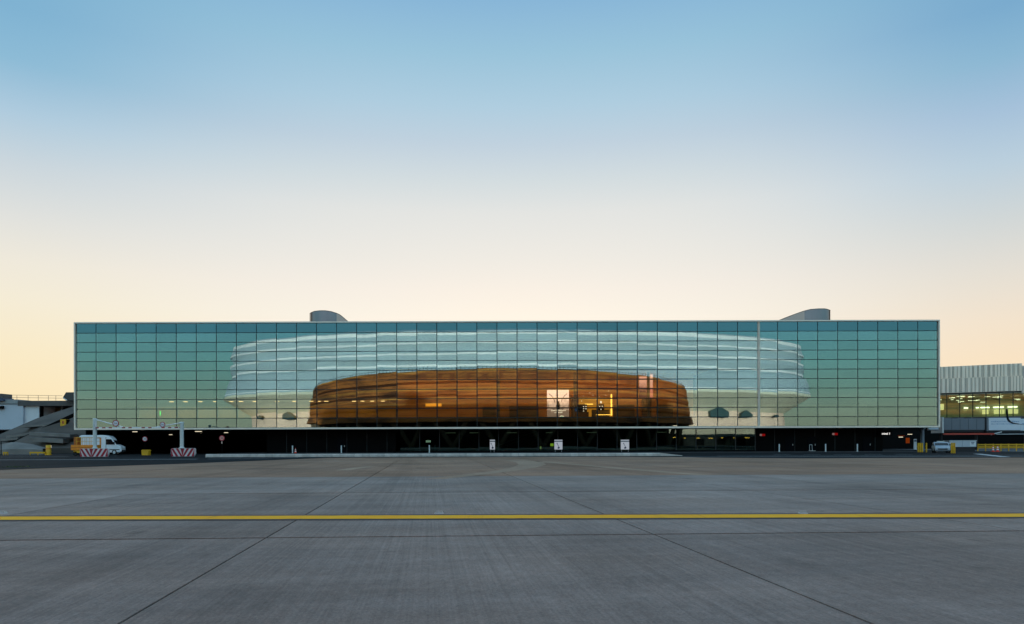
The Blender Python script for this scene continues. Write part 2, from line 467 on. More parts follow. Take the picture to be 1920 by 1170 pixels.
# yellow guide line with black borders, and raised lights on it
YL = 15.05
sheet('line_border', [(-90, YL-0.55), (90, YL-0.55), (90, YL+0.55), (-90, YL+0.55)], 0.005, m_linebk)
n_ = 900
lo_ = [(-90+180*i/n_, YL-0.33+random.gauss(0, 0.010)) for i in range(n_+1)]
hi_ = [(-90+180*i/n_, YL+0.33+random.gauss(0, 0.010)) for i in range(n_+1)]
tag(MB().add([(x, y, 0.009) for x, y in lo_] + [(x, y, 0.009) for x, y in hi_], [(i, i+1, n_+2+i, n_+1+i) for i in range(n_)]).build('yellow_line', m_yellow), kind='structure')
m_lens = mat('light_casing', (0.55, 0.54, 0.52), 0.5, 0.3, var=0.1, vscale=9)
for (px, where) in ((823, 'between the two long slab joints'), (1505, 'beyond the second long slab joint'), (4, 'at the edge of the picture')):
    p = G(px, 963.0)
    t = thing('ground_light', 'low metal ground light on the yellow line, ' + where, 'ground light', (p.x, p.y, 0), 'lights set along the yellow line')
    MB().lathe((p.x, p.y, 0.0), [(0.0, 0.032), (0.07, 0.032), (0.09, 0.026), (0.11, 0.012), (0.11, 0.0)], 14).build('base_ring', m_lens, t)
    MB().box(p.x-0.075, p.x+0.075, p.y-0.05, p.y+0.05, 0.03, 0.058).build('lens_block', m_lens, t)

# worn pale paint strokes on the old concrete
def stroke(name, pts, ws):
    L_, R_ = [], []
    for i, p in enumerate(pts):
        a = pts[max(0, i-1)]; b = pts[min(len(pts)-1, i+1)]
        d = Vector((b.x-a.x, b.y-a.y, 0)).normalized(); n = Vector((-d.y, d.x, 0))*ws[i]/2
        L_.append(p+n); R_.append(p-n)
    n = len(pts); vs = [(p.x, p.y, 0.006) for p in L_] + [(p.x, p.y, 0.006) for p in R_]
    return tag(MB().add(vs, [(i, i+1, n+i+1, n+i) for i in range(n-1)]).build(name, m_pale), kind='structure')
stroke('worn_marking', [G(815, 898), G(860, 893), G(910, 887.5), G(955, 881.5), G(985, 876), G(998, 871), G(992, 866.5), G(965, 863)], [0.9, 1.0, 1.1, 1.2, 1.6, 2.0, 2.2, 1.8])
stroke('worn_marking', [G(1010, 865.5), G(1080, 871), G(1160, 878), G(1240, 884.5), G(1320, 891)], [0.9]*5)
stroke('worn_marking', [G(640, 882), G(670, 877.5), G(700, 874)], [0.8]*3)

# ------------------------------------------------------------------ glass building
D = 100.0
S = D/F
def fx(px): return (px-CX)*S
def fz(py): return CAMH + (HZ-py)*S
FX0, FX1 = fx(143), fx(1759)
ZB, ZT = fz(800.6), fz(604.6)
NROW = 11
RH = (ZT-ZB)/NROW
term = thing('terminal_building', 'long teal glass box of a terminal raised over a dark recessed ground floor', 'building', (0, D, 0))
xs = [fx(143) + i*(fx(1421)-fx(143))/34 for i in range(35)]
xs2 = [fx(1425)] + [fx(1458.5) + i*(fx(1759)-fx(1458.5))/8 for i in range(9)]
cols = [(xs[i], xs[i+1]) for i in range(34)] + [(xs2[i], xs2[i+1]) for i in range(9)]
VG, HG = 0.11, 0.095
pane_mesh = {}
def pane_me(w, h, m):
    k = (round(w, 2), m.name)
    if k not in pane_mesh:
        b = MB().box(-w/2, w/2, 0.0, 0.03, -h/2, h/2)
        me = bpy.data.meshes.new('pane'); me.from_pydata([tuple(p) for p in b.v], [], b.f); me.materials.append(m); me.update()
        pane_mesh[k] = me
    return pane_mesh[k]
rest, rest_top = MB(), MB()
for ci, (a, b) in enumerate(cols):
    for r_ in range(NROW):
        w, h = b-a-VG, RH-HG
        cx, cz = (a+b)/2, ZB + (r_+0.5)*RH
        tx, tz = random.gauss(0, 0.0006), random.gauss(0, 0.0005)
        top = r_ == NROW-1
        m = m_glass_top if top else m_glass
        if 8 <= ci < 35:
            o = bpy.data.objects.new('pane', pane_me(w, h, m)); COL.objects.link(o)
            o.parent = term; o.location = (cx, 0, cz); o.rotation_euler = (tx, 0, tz)
        else:
            mb = rest_top if top else rest
            M_ = Matrix.Translation((cx, D, cz)) @ Matrix.Rotation(tx, 4, 'X') @ Matrix.Rotation(tz, 4, 'Z')
            t_ = MB().box(-w/2, w/2, 0, 0.03, -h/2, h/2)
            mb.add([M_ @ p for p in t_.v], t_.f)
tag(rest.build('outer_panes', m_glass, term), kind='stuff')
tag(rest_top.build('outer_top_panes', m_glass_top, term), kind='stuff')
for x in xs[1:-1] + xs2[1:-1]:
    MB().box(x-0.10, x+0.10, D+0.06, D+0.34, ZB+0.01, ZT-0.01).build('mullion', m_mull, term)
for r_ in range(1, NROW):
    z = ZB + r_*RH
    MB().box(FX0+0.02, FX1-0.02, D+0.045, D+0.20, z-0.09, z+0.09).build('transom', m_mull, term)
# pale frame round the glass, expansion joint
MB().box(FX0-0.17, FX1+0.17, D-0.25, D+0.6, ZT, ZT+0.19).build('roof_edge', m_trim, term)
MB().box(FX0-0.17, FX1+0.17, D-0.25, D+0.6, ZB-0.24, ZB).build('bottom_edge', m_trim, term)
MB().box(FX0-0.17, FX0, D-0.248, D+0.6, ZB+0.002, ZT-0.002).build('corner_edge', m_trim, term)
MB().box(FX1, FX1+0.17, D-0.248, D+0.6, ZB+0.002, ZT-0.002).build('corner_edge', m_trim, term)
j = MB().box(fx(1421.2), fx(1422.6), D-0.06, D+0.3, ZB+0.002, ZT-0.002)
j.box(fx(1423.6), fx(1425.0), D-0.06, D+0.3, ZB+0.002, ZT-0.002)
tag(j.build('expansion_joint', m_trim, term), 'pale double vertical strip splitting the glass')
# body of the box
BD = 46.0
b = MB().box(FX0-0.15, FX1+0.15, D+0.62, D+BD, ZT-0.02, ZT+0.20)
b.build('roof', m_soffit, term)
b = MB().box(FX0-0.2, FX0-0.02, D+0.62, D+BD, ZB-0.2, ZT-0.03); b.box(FX1+0.02, FX1+0.2, D+0.62, D+BD, ZB-0.2, ZT-0.03)
b.build('side_wall', m_black, term)
MB().box(FX0, FX1, D+BD-0.3, D+BD, ZB, ZT-0.05).build('rear_wall', m_blackin, term)
ZF = ZB + RH            # interior floor level, behind the lowest row
MB().box(FX0+0.05, FX1-0.05, D+0.7, D+BD-0.4, ZB-0.22, ZF-0.05).build('floor_slab', m_soffit, term)

# roof vents
def vent(label, x_hi, x_lo, z_hi, z_lo, x_flat, tab, split):
    """round-fronted scoop: tall at x_hi, raked down to the roof at x_lo; plan is a teardrop"""
    Yv = 112.0
    k = Yv/D
    n = 26
    x_hi, x_lo, x_flat = x_hi*k, x_lo*k, x_flat*k
    zt = CAMH + (z_hi-CAMH)*k
    sgn = 1 if x_lo > x_hi else -1
    t = thing('roof_vent', label, 'roof vent', ((x_hi+x_lo)/2, Yv, ZT+0.2), 'vents on the roof')
    r_ = abs(x_flat-x_hi)/2
    cxv = x_hi + sgn*r_
    # outline: half-round nose then straight flanks closing to the raked tail
    outl = []
    for i in range(n+1):
        a = math.pi/2 + math.pi*i/n
        outl.append((cxv + sgn*r_*math.cos(a), Yv + r_*math.sin(a)))
    L_ = abs(x_lo-cxv)
    tail = [(cxv + sgn*(L_*q), Yv - r_*(1-0.75*q*q)) for q in (0.1, 0.2, 0.3, 0.4, 0.5, 0.6, 0.7, 0.8, 0.9, 1.0)]
    tail2 = [(x, 2*Yv-y) for x, y in reversed(tail)]
    outl = outl + tail + tail2
    def topz(x, y):
        px = x/y*F + CX
        for (a, za), (c, zc) in zip(tab, tab[1:]):
            if a <= px <= c:
                py = za+(zc-za)*(px-a)/(c-a) + ROLL*(px-CX)
                return max(ZT+0.16, CAMH + (HZ-py)*y/F)
        return ZT+0.16
    m_ = MB()
    nn = len(outl)
    tl = MB()
    for i in range(nn):
        (xa, ya), (xb, yb) = outl[i], outl[(i+1) % nn]
        dst = tl if sgn*((xa+xb)/2 - split*k) > 0 else m_
        dst.add([(xa, ya, ZT+0.15), (xb, yb, ZT+0.15), (xb, yb, topz(xb, yb)), (xa, ya, topz(xa, ya))], [(0, 1, 2, 3)], False)
    m_.build('casing', m_steel, t)
    tl.build('lit_tail', mat('lit_tail_metal', (0.60, 0.47, 0.40), 0.5), t)  # tail side coloured paler and warmer where light catches it
    lip = MB()
    for i in range(nn):
        x, y = outl[i]; x1, y1 = outl[(i+1) % nn]
        lip.tube((x, y, topz(x, y)), (x1, y1, topz(x1, y1)), 0.04, n=5, caps=False)
    lip.build('rim', m_black, t)
    MB().add([(x, y, topz(x, y)-0.05) for x, y in outl], [tuple(range(nn))]).build('cover', m_steelw, t)
    for q in (0.55, 0.75):
        a = math.pi/2 + math.pi*q
        x, y = cxv + sgn*r_*math.cos(a), Yv - abs(r_*math.sin(a))
        MB().box(x-0.05, x+0.05, y-0.05, y+0.02, ZT+0.16, topz(x, y)-0.02).build('seam', m_black, t)
vent('grey metal vent with a round nose, raked down away from the expansion joint', fx(583), fx(655), fz(582), ZT, fx(636), [(581, 588), (584, 586), (590, 583.5), (600, 582.3), (611, 582.3), (622, 584), (632, 587.3), (639, 590.5), (646, 596.5), (653, 603), (660, 605)], fx(637))
vent('grey metal vent with a long raked tail beside the expansion joint', fx(1555), fx(1455), fz(579), ZT, fx(1502), [(1450, 604), (1458, 602), (1475, 595), (1495, 587.5), (1508, 583), (1520, 580), (1535, 578.7), (1548, 578.7), (1553, 580), (1558, 582)], fx(1499))

# ground floor: dark walls, lobby glass
YW = D + 3.2
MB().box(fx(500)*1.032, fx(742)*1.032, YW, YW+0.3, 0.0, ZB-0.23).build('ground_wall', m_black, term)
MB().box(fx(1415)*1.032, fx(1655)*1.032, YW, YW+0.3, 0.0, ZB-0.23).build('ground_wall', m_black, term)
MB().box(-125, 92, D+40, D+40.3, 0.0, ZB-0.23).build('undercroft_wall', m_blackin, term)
MB().box(FX0-0.18, FX0-0.03, D+2.5, D+40, 0.0, ZB-0.202).build('undercroft_side', m_blackin, term)
# cladding panel joints on the ground walls
for a, c in ((500, 742), (1415, 1655)):
    n = int((c-a)/37.6)
    for i in range(1, n+1):
        x = fx(a + i*37.6)*1.032
        MB().box(x-0.03, x+0.03, YW-0.03, YW-0.002, 0.05, ZB-0.3).build('wall_joint', m_mull, term)
m_door = mat('dark_blue_door', (0.0035, 0.004, 0.006), 0.6, spec=0.04)
for px in (640, 1480, 1522, 1625):
    x = fx(px)*1.032
    d_ = MB().box(x-0.65, x+0.65, YW-0.06, YW-0.004, 0.05, 2.35).build('door', m_door, term)
    MB().box(x+0.45, x+0.52, YW-0.10, YW-0.062, 1.0, 1.25).build('handle', m_galv, d_)
# lobby glazing between px 750 and 1415
lob = [750 + i*37.0 for i in range(19)]
for i in range(18):
    a, c = fx(lob[i])*1.032, fx(lob[i+1])*1.032
    w = c-a
    o = bpy.data.objects.new('lobby_pane', pane_me(w-0.1, 3.35, m_glass_low)); COL.objects.link(o); o.parent = term
    o.location = ((a+c)/2, YW-D, 0.35+3.35/2); o.rotation_euler = (random.gauss(0, 0.0008), 0, random.gauss(0, 0.0008))
    MB().box(c-0.06, c+0.06, YW-0.05, YW+0.14, 0.1, ZB-0.24).build('lobby_mullion', m_mull, term)
x0, x1 = fx(744)*1.032, fx(1416)*1.032
MB().box(x0, x1, YW-0.06, YW+0.2, 0.0, 0.33).build('lobby_sill', m_black, term)
MB().box(x0, x1, YW+12, YW+12.3, 0.0, ZB-0.23).build('lobby_rear_wall', mat('dim_lobby_wall', (0.16, 0.11, 0.045), 0.8, var=0.4, vscale=0.25), term)
for px in (760, 1020, 1270, 1412):
    x = fx(px)*1.045
    MB().tube((x, D+6.2, 0), (x, D+6.2, ZB-0.23), 0.34, n=16).build('column', m_black, term)
# raised footway under the overhang
fw = MB().box(fx(430)*1.03, 60, D-1.0, D+12, 0.007, 0.13)
tag(fw.build('pavement', mat('dark_footway', (0.045, 0.045, 0.05), 0.8, var=0.2)), kind='structure')

# ------------------------------------------------------------------ inside the glass box
m_cream = mat('cream_wall', (0.55, 0.48, 0.30), 0.8, var=0.05)
m_wood = mat('amber_wood_lining', (0.55, 0.25, 0.05), 0.6, var=0.25, vscale=0.5, stretch=(0.4, 1, 2))
m_brownp = mat('brown_panel', (0.10, 0.07, 0.035), 0.7, var=0.2)
L_warm = emat('warm_lamp', (1.0, 0.80, 0.42), 2.2)
L_cream = emat('cream_fill_glow', (1.0, 0.86, 0.50), 4.0)
L_dimc = emat('dim_cove_glow', (0.9, 1.0, 0.70), 3.0)
L_fill = emat('amber_fill_glow', (1.0, 0.60, 0.20), 8.0)
L_white = emat('white_lamp', (1.0, 0.93, 0.75), 2.0)
hall = thing('departure_hall', 'lit hall lining behind the glass, cream at the sides and amber in the middle', 'hall', (0, D+1, ZF))
ZC = ZF + 1.62*RH        # ceiling of the low hall
YI = 116.0
def ix(px, Y): return max((px-CX)/F*Y, FX0+0.5)
MB().box(ix(146, YI), ix(578, YI), YI, YI+0.2, ZF-0.04, ZC+0.6).build('cream_wall', m_cream, hall)
MB().box(ix(578.2, YI), ix(742, YI), YI, YI+0.2, ZF-0.04, ZC+0.6).build('ochre_wall', mat('ochre_wall', (0.62, 0.30, 0.06), 0.8, var=0.2, vscale=0.4), hall)
MB().box(ix(146, 108), ix(742, YI), D+1.2, YI, ZC+0.62, ZC+0.75).build('ceiling', m_cream, hall)
ZH = ZF + 5.4*RH
MB().box(ix(744, YI), ix(1300, YI), YI, YI+0.2, ZF-0.04, ZH).build('amber_wall', m_wood, hall)
MB().box(ix(744, YI), ix(1300, YI), D+5, YI, ZH+0.02, ZH+0.15).build('high_ceiling', m_wood, hall)
MB().box(ix(1302, YI), ix(1660, YI), YI+4, YI+4.2, ZF-0.04, ZC+0.6).build('grey_wall', mat('grey_green_wall', (0.16, 0.17, 0.12), 0.8), hall)
for i in range(5):
    a = 150 + i*118
    MB().box(ix(a, 112.5), ix(a+104, 112.5), 112.2, 112.6, ZC+0.40, ZC+0.52).build('hall_fill', L_cream, hall)  # unseen glow strips added to warm the side walls
MB().box(ix(146, 111.6), ix(742, 111.6), 111.5, 111.65, ZC+0.10, ZC+0.618).build('hall_strip_screen', m_cream, hall)  # board added to hide those strips
# dark bays along the amber wall
for a, c, zt in ((905, 930, 1.7), (955, 1010, 1.8), (1072, 1084, 2.9), (1152, 1190, 1.9), (1205, 1222, 2.6), (1235, 1262, 1.9)):
    MB().box(ix(a, YI-0.8), ix(c, YI-0.8), YI-0.8, YI-0.05, ZF-0.03, ZF+zt*RH).build('wall_bay', m_brownp, hall)
for px in (935, 1078, 1216):
    MB().tube((ix(px, 109), 109, ZF), (ix(px, 109), 109, ZH), 0.22, n=14).build('column', mat('grey_column', (0.22, 0.19, 0.15), 0.7), hall)
# ceiling lamps of the low hall, one thing each
for i, px in enumerate((322, 348, 376, 404, 434, 452, 478, 520, 552, 584, 598, 612, 664, 680, 698, 718)):
    Y = 106.5
    p = W(px, 752.5, Y)
    lamp = MB().box(p.x-0.28, p.x+0.28, Y-0.2, Y+0.2, ZC+0.56, ZC+0.60).build('ceiling_lamp', L_warm)
    tag(lamp, ORD[i] + ' thin warm ceiling lamp behind the glass, counted from the green light', 'lamp', 'ceiling lamps of the low hall')
# hidden glow strips added to brighten the amber wall
for i in range(6):
    a = 756 + i*90
    c = MB().box(ix(a, 112), ix(a+70, 112), 111.6, 112.0, ZH-0.25, ZH-0.12).build('fill_strip', L_fill)
    tag(c, ORD[i] + ' added amber fill strip above the middle hall, counted from the ramp side', 'lamp', 'added fill strips of the amber hall')
MB().box(ix(744, 110.9), ix(1300, 110.9), 110.8, 110.95, ZH-0.75, ZH).build('strip_screen', m_wood, hall)  # board put in to screen the glow strips from view
SPOT = ['second highest central', 'central upper', 'upper menu-board side', 'lower right-of-centre', 'lowest menu-board side', 'lowest central', 'highest', 'glowing-strip side']
for i, (px, py) in enumerate(((1106, 737), (1112, 741), (1094, 743), (1124, 744), (1091, 752), (1118, 748), (1141, 733), (1136, 741))):
    p = W(px, py, 110)
    s_ = MB().lathe((p.x, p.y, p.z), [(0.0, 0.06), (0.06, 0.0), (0.0, -0.06)], 8).build('spot_lamp', L_white)
    tag(s_, SPOT[i] + ' tiny spot lamp above the yellow shop counter', 'lamp', 'spot lamps over the shop')

# advertising screens and the shop
def screen_mat(name, seed, base, dark, sc, st):
    m = bpy.data.materials.new(name); m.use_nodes = True
    nt = m.node_tree; nt.nodes.clear()
    N, L = nt.nodes, nt.links
    t = N.new('ShaderNodeTexCoord'); s = N.new('ShaderNodeSeparateXYZ'); L.new(t.outputs['Generated'], s.inputs[0])
    n = N.new('ShaderNodeTexNoise'); n.inputs['Scale'].default_value = sc; n.inputs['Detail'].default_value = 8; n.inputs['Roughness'].default_value = 0.75
    mp = N.new('ShaderNodeMapping'); mp.inputs['Location'].default_value = (seed, 0, seed); L.new(t.outputs['Generated'], mp.inputs[0]); L.new(mp.outputs[0], n.inputs[0])
    a = N.new('ShaderNodeMath'); a.operation = 'MULTIPLY_ADD'; a.inputs[1].default_value = 0.75; L.new(s.outputs[2], a.inputs[0]); L.new(n.outputs[0], a.inputs[2])
    r_ = N.new('ShaderNodeMapRange'); r_.inputs[1].default_value, r_.inputs[2].default_value = 0.72, 1.08; L.new(a.outputs[0], r_.inputs[0])
    mx = N.new('ShaderNodeMix'); mx.data_type = 'RGBA'; mx.inputs[6].default_value = (*dark, 1); mx.inputs[7].default_value = (*base, 1); L.new(r_.outputs[0], mx.inputs[0])
    e = N.new('ShaderNodeEmission'); e.inputs[1].default_value = st; L.new(mx.outputs[2], e.inputs[0])
    o = N.new('ShaderNodeOutputMaterial'); L.new(e.outputs[0], o.inputs[0])
    return m
YA = 108.0
a0, a1 = W(1026, 781, YA), W(1067, 731, YA)
ad = thing('advertising_screen', 'tall pale pink lit advertising screen with a dark middle figure', 'screen', ((a0.x+a1.x)/2, YA, ZF))
MB().box(a0.x, a1.x, YA, YA+0.2, ZF, a1.z).build('panel', screen_mat('pink_screen', 3.1, (1.0, 0.74, 0.70), (0.16, 0.12, 0.11), 5.0, 1.45), ad)
m_dark = mat('dark_print', (0.012, 0.008, 0.006), 0.8)
cxa = (a0.x+a1.x)/2
fig = MB()
fig.prism([(cxa-0.28, ZF+1.55), (cxa+0.22, ZF+1.5), (cxa+0.30, ZF+2.3), (cxa+0.10, ZF+2.9), (cxa-0.16, ZF+2.7), (cxa-0.30, ZF+2.2)], YA-0.02, YA-0.002)
fig.build('figure', m_dark, ad)
for sg in (-1, 1):
    arc = MB()
    pts = [(cxa+sg*(0.55+0.9*q*q), ZF+2.7+1.35*q) for q in (0, 0.25, 0.5, 0.75, 1.0)]
    for p, q in zip(pts, pts[1:]): arc.tube((p[0], YA-0.02, p[1]), (q[0], YA-0.02, q[1]), 0.05, n=6)
    arc.build('branch', mat('brown_print', (0.10, 0.04, 0.03), 0.8), ad)
E_white = emat('white_glow', (1.0, 0.95, 0.92), 1.1)
def words_row(mb, x0, x1, z, h, y, seed):
    rr = random.Random(seed); x = x0
    while x < x1:
        w = rr.uniform(0.05, 0.12)
        mb.box(x, min(x+w, x1), y-0.012, y, z, z+h*rr.choice((0.7, 0.7, 1.0)))
        x += w + rr.choice((0.03, 0.03, 0.03, 0.10))
wr = MB(); words_row(wr, cxa-1.05, cxa+1.2, ZF+1.28, 0.22, YA-0.004, 3); words_row(wr, cxa-0.6, cxa+0.7, ZF+0.98, 0.20, YA-0.004, 4)
wr.build('wording', E_white, ad)
wr = MB(); words_row(wr, cxa-1.25, cxa-0.2, ZF+0.05, 0.2, YA-0.004, 5)
wr.build('wording', E_white, ad)
E_green = emat('green_glow', (0.02, 0.42, 0.22), 1.3)
def half_disc(cx, cz, r0, r1, y0, y1, n=14):
    m_ = MB()
    pts = [(cx + r1*math.cos(math.pi*i/n), cz + r1*math.sin(math.pi*i/n)) for i in range(n+1)]
    pts += [(cx + r0*math.cos(math.pi*(n-i)/n), cz + r0*math.sin(math.pi*(n-i)/n)) for i in range(n+1)] if r0 else []
    if r0:
        k = n+1
        for i in range(n):
            m_.hexa([(pts[i][0], y0, pts[i][1]), (pts[i+1][0], y0, pts[i+1][1]), (pts[2*k-2-i][0], y0, pts[2*k-2-i][1]), (pts[2*k-1-i][0], y0, pts[2*k-1-i][1]),
                     (pts[i][0], y1, pts[i][1]), (pts[i+1][0], y1, pts[i+1][1]), (pts[2*k-2-i][0], y1, pts[2*k-2-i][1]), (pts[2*k-1-i][0], y1, pts[2*k-1-i][1])])
    else:
        m_.prism(pts, y0, y1)
    return m_
ec = W(1053.5, 781, 107).x
em = thing('cafe_emblem', 'green half-round lit cafe emblem with a white rim under the pink screen', 'emblem', (ec, 107, ZF))
half_disc(ec, ZF+0.01, 0.0, 0.40, 107.0, 107.06).build('green_disc', E_green, em)
half_disc(ec, ZF+0.01, 0.42, 0.52, 106.99, 107.06).build('white_rim', E_white, em)
half_disc(ec, ZF+0.01, 0.0, 0.17, 106.95, 106.99, 8).build('inner_mark', emat('pale_green_glow', (0.55, 0.9, 0.75), 1.2), em)

b0, b1 = W(1199, 745, 110), W(1213, 706, 110)
ban = thing('pink_banner', 'narrow pink lit banner with dark blotches hanging beside a grey column', 'banner', ((b0.x+b1.x)/2, 110, ZF))
MB().box(b0.x, b1.x, 110, 110.1, b0.z, b1.z).build('panel', screen_mat('banner_print', 7.7, (0.95, 0.50, 0.46), (0.10, 0.03, 0.03), 7.0, 0.9), ban)
tag(MB().tube(((b0.x+b1.x)/2, 110.05, b1.z), ((b0.x+b1.x)/2, 110.05, ZH), 0.02, n=5).build('hanger', m_dark, ban))
b0, b1 = W(1219, 745, 110), W(1224.5, 702, 110)
ban = thing('pink_banner', 'slim plain pink lit banner strip, the one nearer the end of the amber hall', 'banner', ((b0.x+b1.x)/2, 110, ZF))
MB().box(b0.x, b1.x, 110, 110.1, b0.z, b1.z).build('panel', screen_mat('banner_strip', 1.3, (0.95, 0.55, 0.50), (0.6, 0.2, 0.17), 3.0, 0.95), ban)
MB().tube(((b0.x+b1.x)/2, 110.05, b1.z), ((b0.x+b1.x)/2, 110.05, ZH), 0.02, n=5).build('hanger', m_dark, ban)

shop = thing('shop_counter', 'yellow lit shop with glowing shelf edges and dark menu boards', 'shop', (W(1115, 781, 109).x, 109, ZF))
E_yel = emat('yellow_glow', (1.0, 0.62, 0.12), 2.2)
E_amb = emat('amber_glow', (0.75, 0.34, 0.03), 0.55)
def pbox(px0, px1, py0, py1, Y, dep, name, m, parent):
    p, q = W(px0, py1, Y), W(px1, py0, Y)
    return MB().box(p.x, q.x, Y, Y+dep, p.z, q.z).build(name, m, parent)
pbox(1086, 1149, 745, 781.5, 110.5, 0.2, 'back_panel', E_amb, shop)
pbox(1145.5, 1148, 739, 779, 109.0, 0.2, 'light_strip', E_yel, shop)
pbox(1106, 1142, 763.8, 765.2, 109.0, 0.2, 'light_strip', E_yel, shop)
pbox(1118, 1148, 777, 778.2, 109.0, 0.2, 'light_strip', E_yel, shop)
pbox(1097, 1112, 757, 758.6, 109.5, 0.1, 'light_strip', E_yel, shop)
pbox(1077, 1084, 763, 771, 108.8, 0.1, 'blue_board', emat('blue_glow', (0.02, 0.10, 0.35), 0.6), shop)
bd = pbox(1084, 1101, 758, 773, 108.8, 0.15, 'menu_board', m_dark, shop)
for k in range(5):
    pbox(1093.5+(k % 2)*4.5, 1095.5+(k % 2)*4.5, 761.5+(k//2)*4.2, 763+(k//2)*4.2, 108.76, 0.03, 'icon', E_white, bd)
bd = pbox(1122, 1133, 757, 769, 108.8, 0.15, 'menu_board', m_dark, shop)
for k, (px, py) in enumerate(((1124.5, 761), (1129.5, 761), (1127, 766.5))):
    pbox(px-0.9, px+0.9, py, py+1.6, 108.76, 0.03, 'icon', E_white, bd)
pbox(1078, 1104, 772.5, 781.5, 108.6, 0.8, 'counter', mat('orange_counter', (0.4, 0.12, 0.03), 0.5), shop)
pbox(1110, 1143, 768, 781.5, 109.6, 0.5, 'shelf', m_brownp, shop)
pbox(1125.5, 1128.5, 752, 756, 108.7, 0.1, 'lit_square', E_white, shop)
s_ = pbox(798, 828, 756.5, 762, 109.5, 0.1, 'orange_sign', emat('orange_glow', (1.0, 0.40, 0.03), 0.9), None)
tag(s_, 'flat orange glowing sign on the dim side of the amber hall', 'sign')
s_ = pbox(299.6, 301, 770.5, 779, 107, 0.1, 'exit_light', emat('green_exit', (0.05, 1.0, 0.15), 1.3), None)
tag(s_, 'small upright bright green light behind the lower left panes', 'light')

# ------------------------------------------------------------------ round buildings behind the camera, seen in the glass
def ring_mesh(a, b, cy, prof, n=180, topf=None, t0=0.0, t1=2*math.pi, cx=0.0):
    """elliptical lathe; prof = [(radial offset, z)]"""
    m_ = MB(); vs = []
    full = abs(t1-t0-2*math.pi) < 1e-6
    cnt = n if full else n+1
    for dr, z in prof:
        for i in range(cnt):
            t = t0 + (t1-t0)*i/n
            zz = z if topf is None else topf(z, t)
            vs.append((cx + (a+dr)*math.sin(t), cy + (b+dr)*math.cos(t), zz))
    fs = []
    for k in range(len(prof)-1):
        for i in range(n):
            q = (i+1) % cnt
            fs.append((k*cnt+i, k*cnt+q, (k+1)*cnt+q, (k+1)*cnt+i))
    return m_.add(vs, fs, False)
m_beam0 = mat('dark_block', (0.03, 0.028, 0.026), 0.9, var=0.3, vscale=0.3)
m_wwall = mat('pale_ribbed_wall', (0.45, 0.56, 0.61), 0.8, var=0.05, vscale=0.05, stretch=(0.3, 0.3, 40))
m_wcope = mat('white_coping', (0.95, 0.95, 0.95), 0.6)
WA, WB, WCY, WCX = 152.6, 70.0, -170.0, 3.0
big = thing('round_terminal', 'wide pale round terminal with stacked white rings, mirrored in the glass', 'building', (0, WCY, 0))
sc_ = 0.279
def wz(py): return CAMH + (HZ-py)*sc_
def wr_(px): return (432-px)*sc_
prof = [(wr_(700), wz(647)), (wr_(447), wz(648)), (wr_(438), wz(654)), (wr_(433), wz(668)), (wr_(438), wz(684)), (wr_(433), wz(687)), (wr_(430.5), wz(697)),
        (wr_(436), wz(710)), (wr_(430), wz(713)), (wr_(427), wz(720)), (wr_(420), wz(744))]
ring_mesh(WA, WB, WCY, prof, cx=WCX).build('drum', m_wwall, big)
ring_mesh(WA, WB, WCY, [(wr_(420), wz(744.1)), (wr_(420.5), wz(748)), (wr_(468), wz(777))], cx=WCX).build('flared_base', mat('warm_lit_concrete', (0.86, 0.80, 0.62), 0.8, var=0.08, vscale=0.06), big)  # cream tint puts warm interior light into the colour
ring_mesh(WA, WB, WCY, [(wr_(467.8), wz(777.1)), (wr_(468), 0.0)], cx=WCX).build('foot_wall', mat('sunlit_concrete', (1.0, 0.68, 0.52), 0.8, var=0.06, vscale=0.06), big)  # pink tint is low sunlight mixed into the foot's colour
for py, h, out, pr in ((655.5, 2.0, 0.35, 438), (671.5, 0.75, 0.35, 433.5), (688.5, 0.8, 0.35, 432.5), (707.0, 0.9, 0.35, 434), (742.0, 0.8, 0.06, 420.8)):
    z, rr = wz(py), wr_(pr)
    ring_mesh(WA, WB, WCY, [(rr-1.5, z-h/2), (rr+out, z-h/2), (rr+out, z+h/2), (rr-1.5, z+h/2)], cx=WCX).build('ring_band', m_wcope, big)
# pointed openings round the foot
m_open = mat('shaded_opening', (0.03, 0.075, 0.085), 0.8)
rf = wr_(468)
for px, w in ((494, 8), (546, 21), (640, 20), (1250, 22), (1343, 33), (1394, 22), (1450, 9)):
    # angle on the ring whose mirrored position is at px
    best = min((abs(CX + F*(WCX+(WA+rf)*math.sin(t))/(2*D-(WCY+(WB+rf)*math.cos(t))) - px), t) for t in [i*0.004-1.5 for i in range(751)])[1]
    x, y = WCX+(WA+rf)*math.sin(best), WCY+(WB+rf)*math.cos(best)
    Yv = 2*D - y; k = Yv/F
    hw = w*k/2
    zb, zs, zp = CAMH+(HZ-785)*k, CAMH+(HZ-774)*k, CAMH+(HZ-785+0.66*w)*k
    o = MB().prism([(x-hw, zb), (x+hw, zb), (x+hw, zb+(zp-zb)*0.45), (x-hw*0.1, zp), (x-hw, zb+(zp-zb)*0.6)], y-0.6, y+5.0).build('opening', m_open, big)

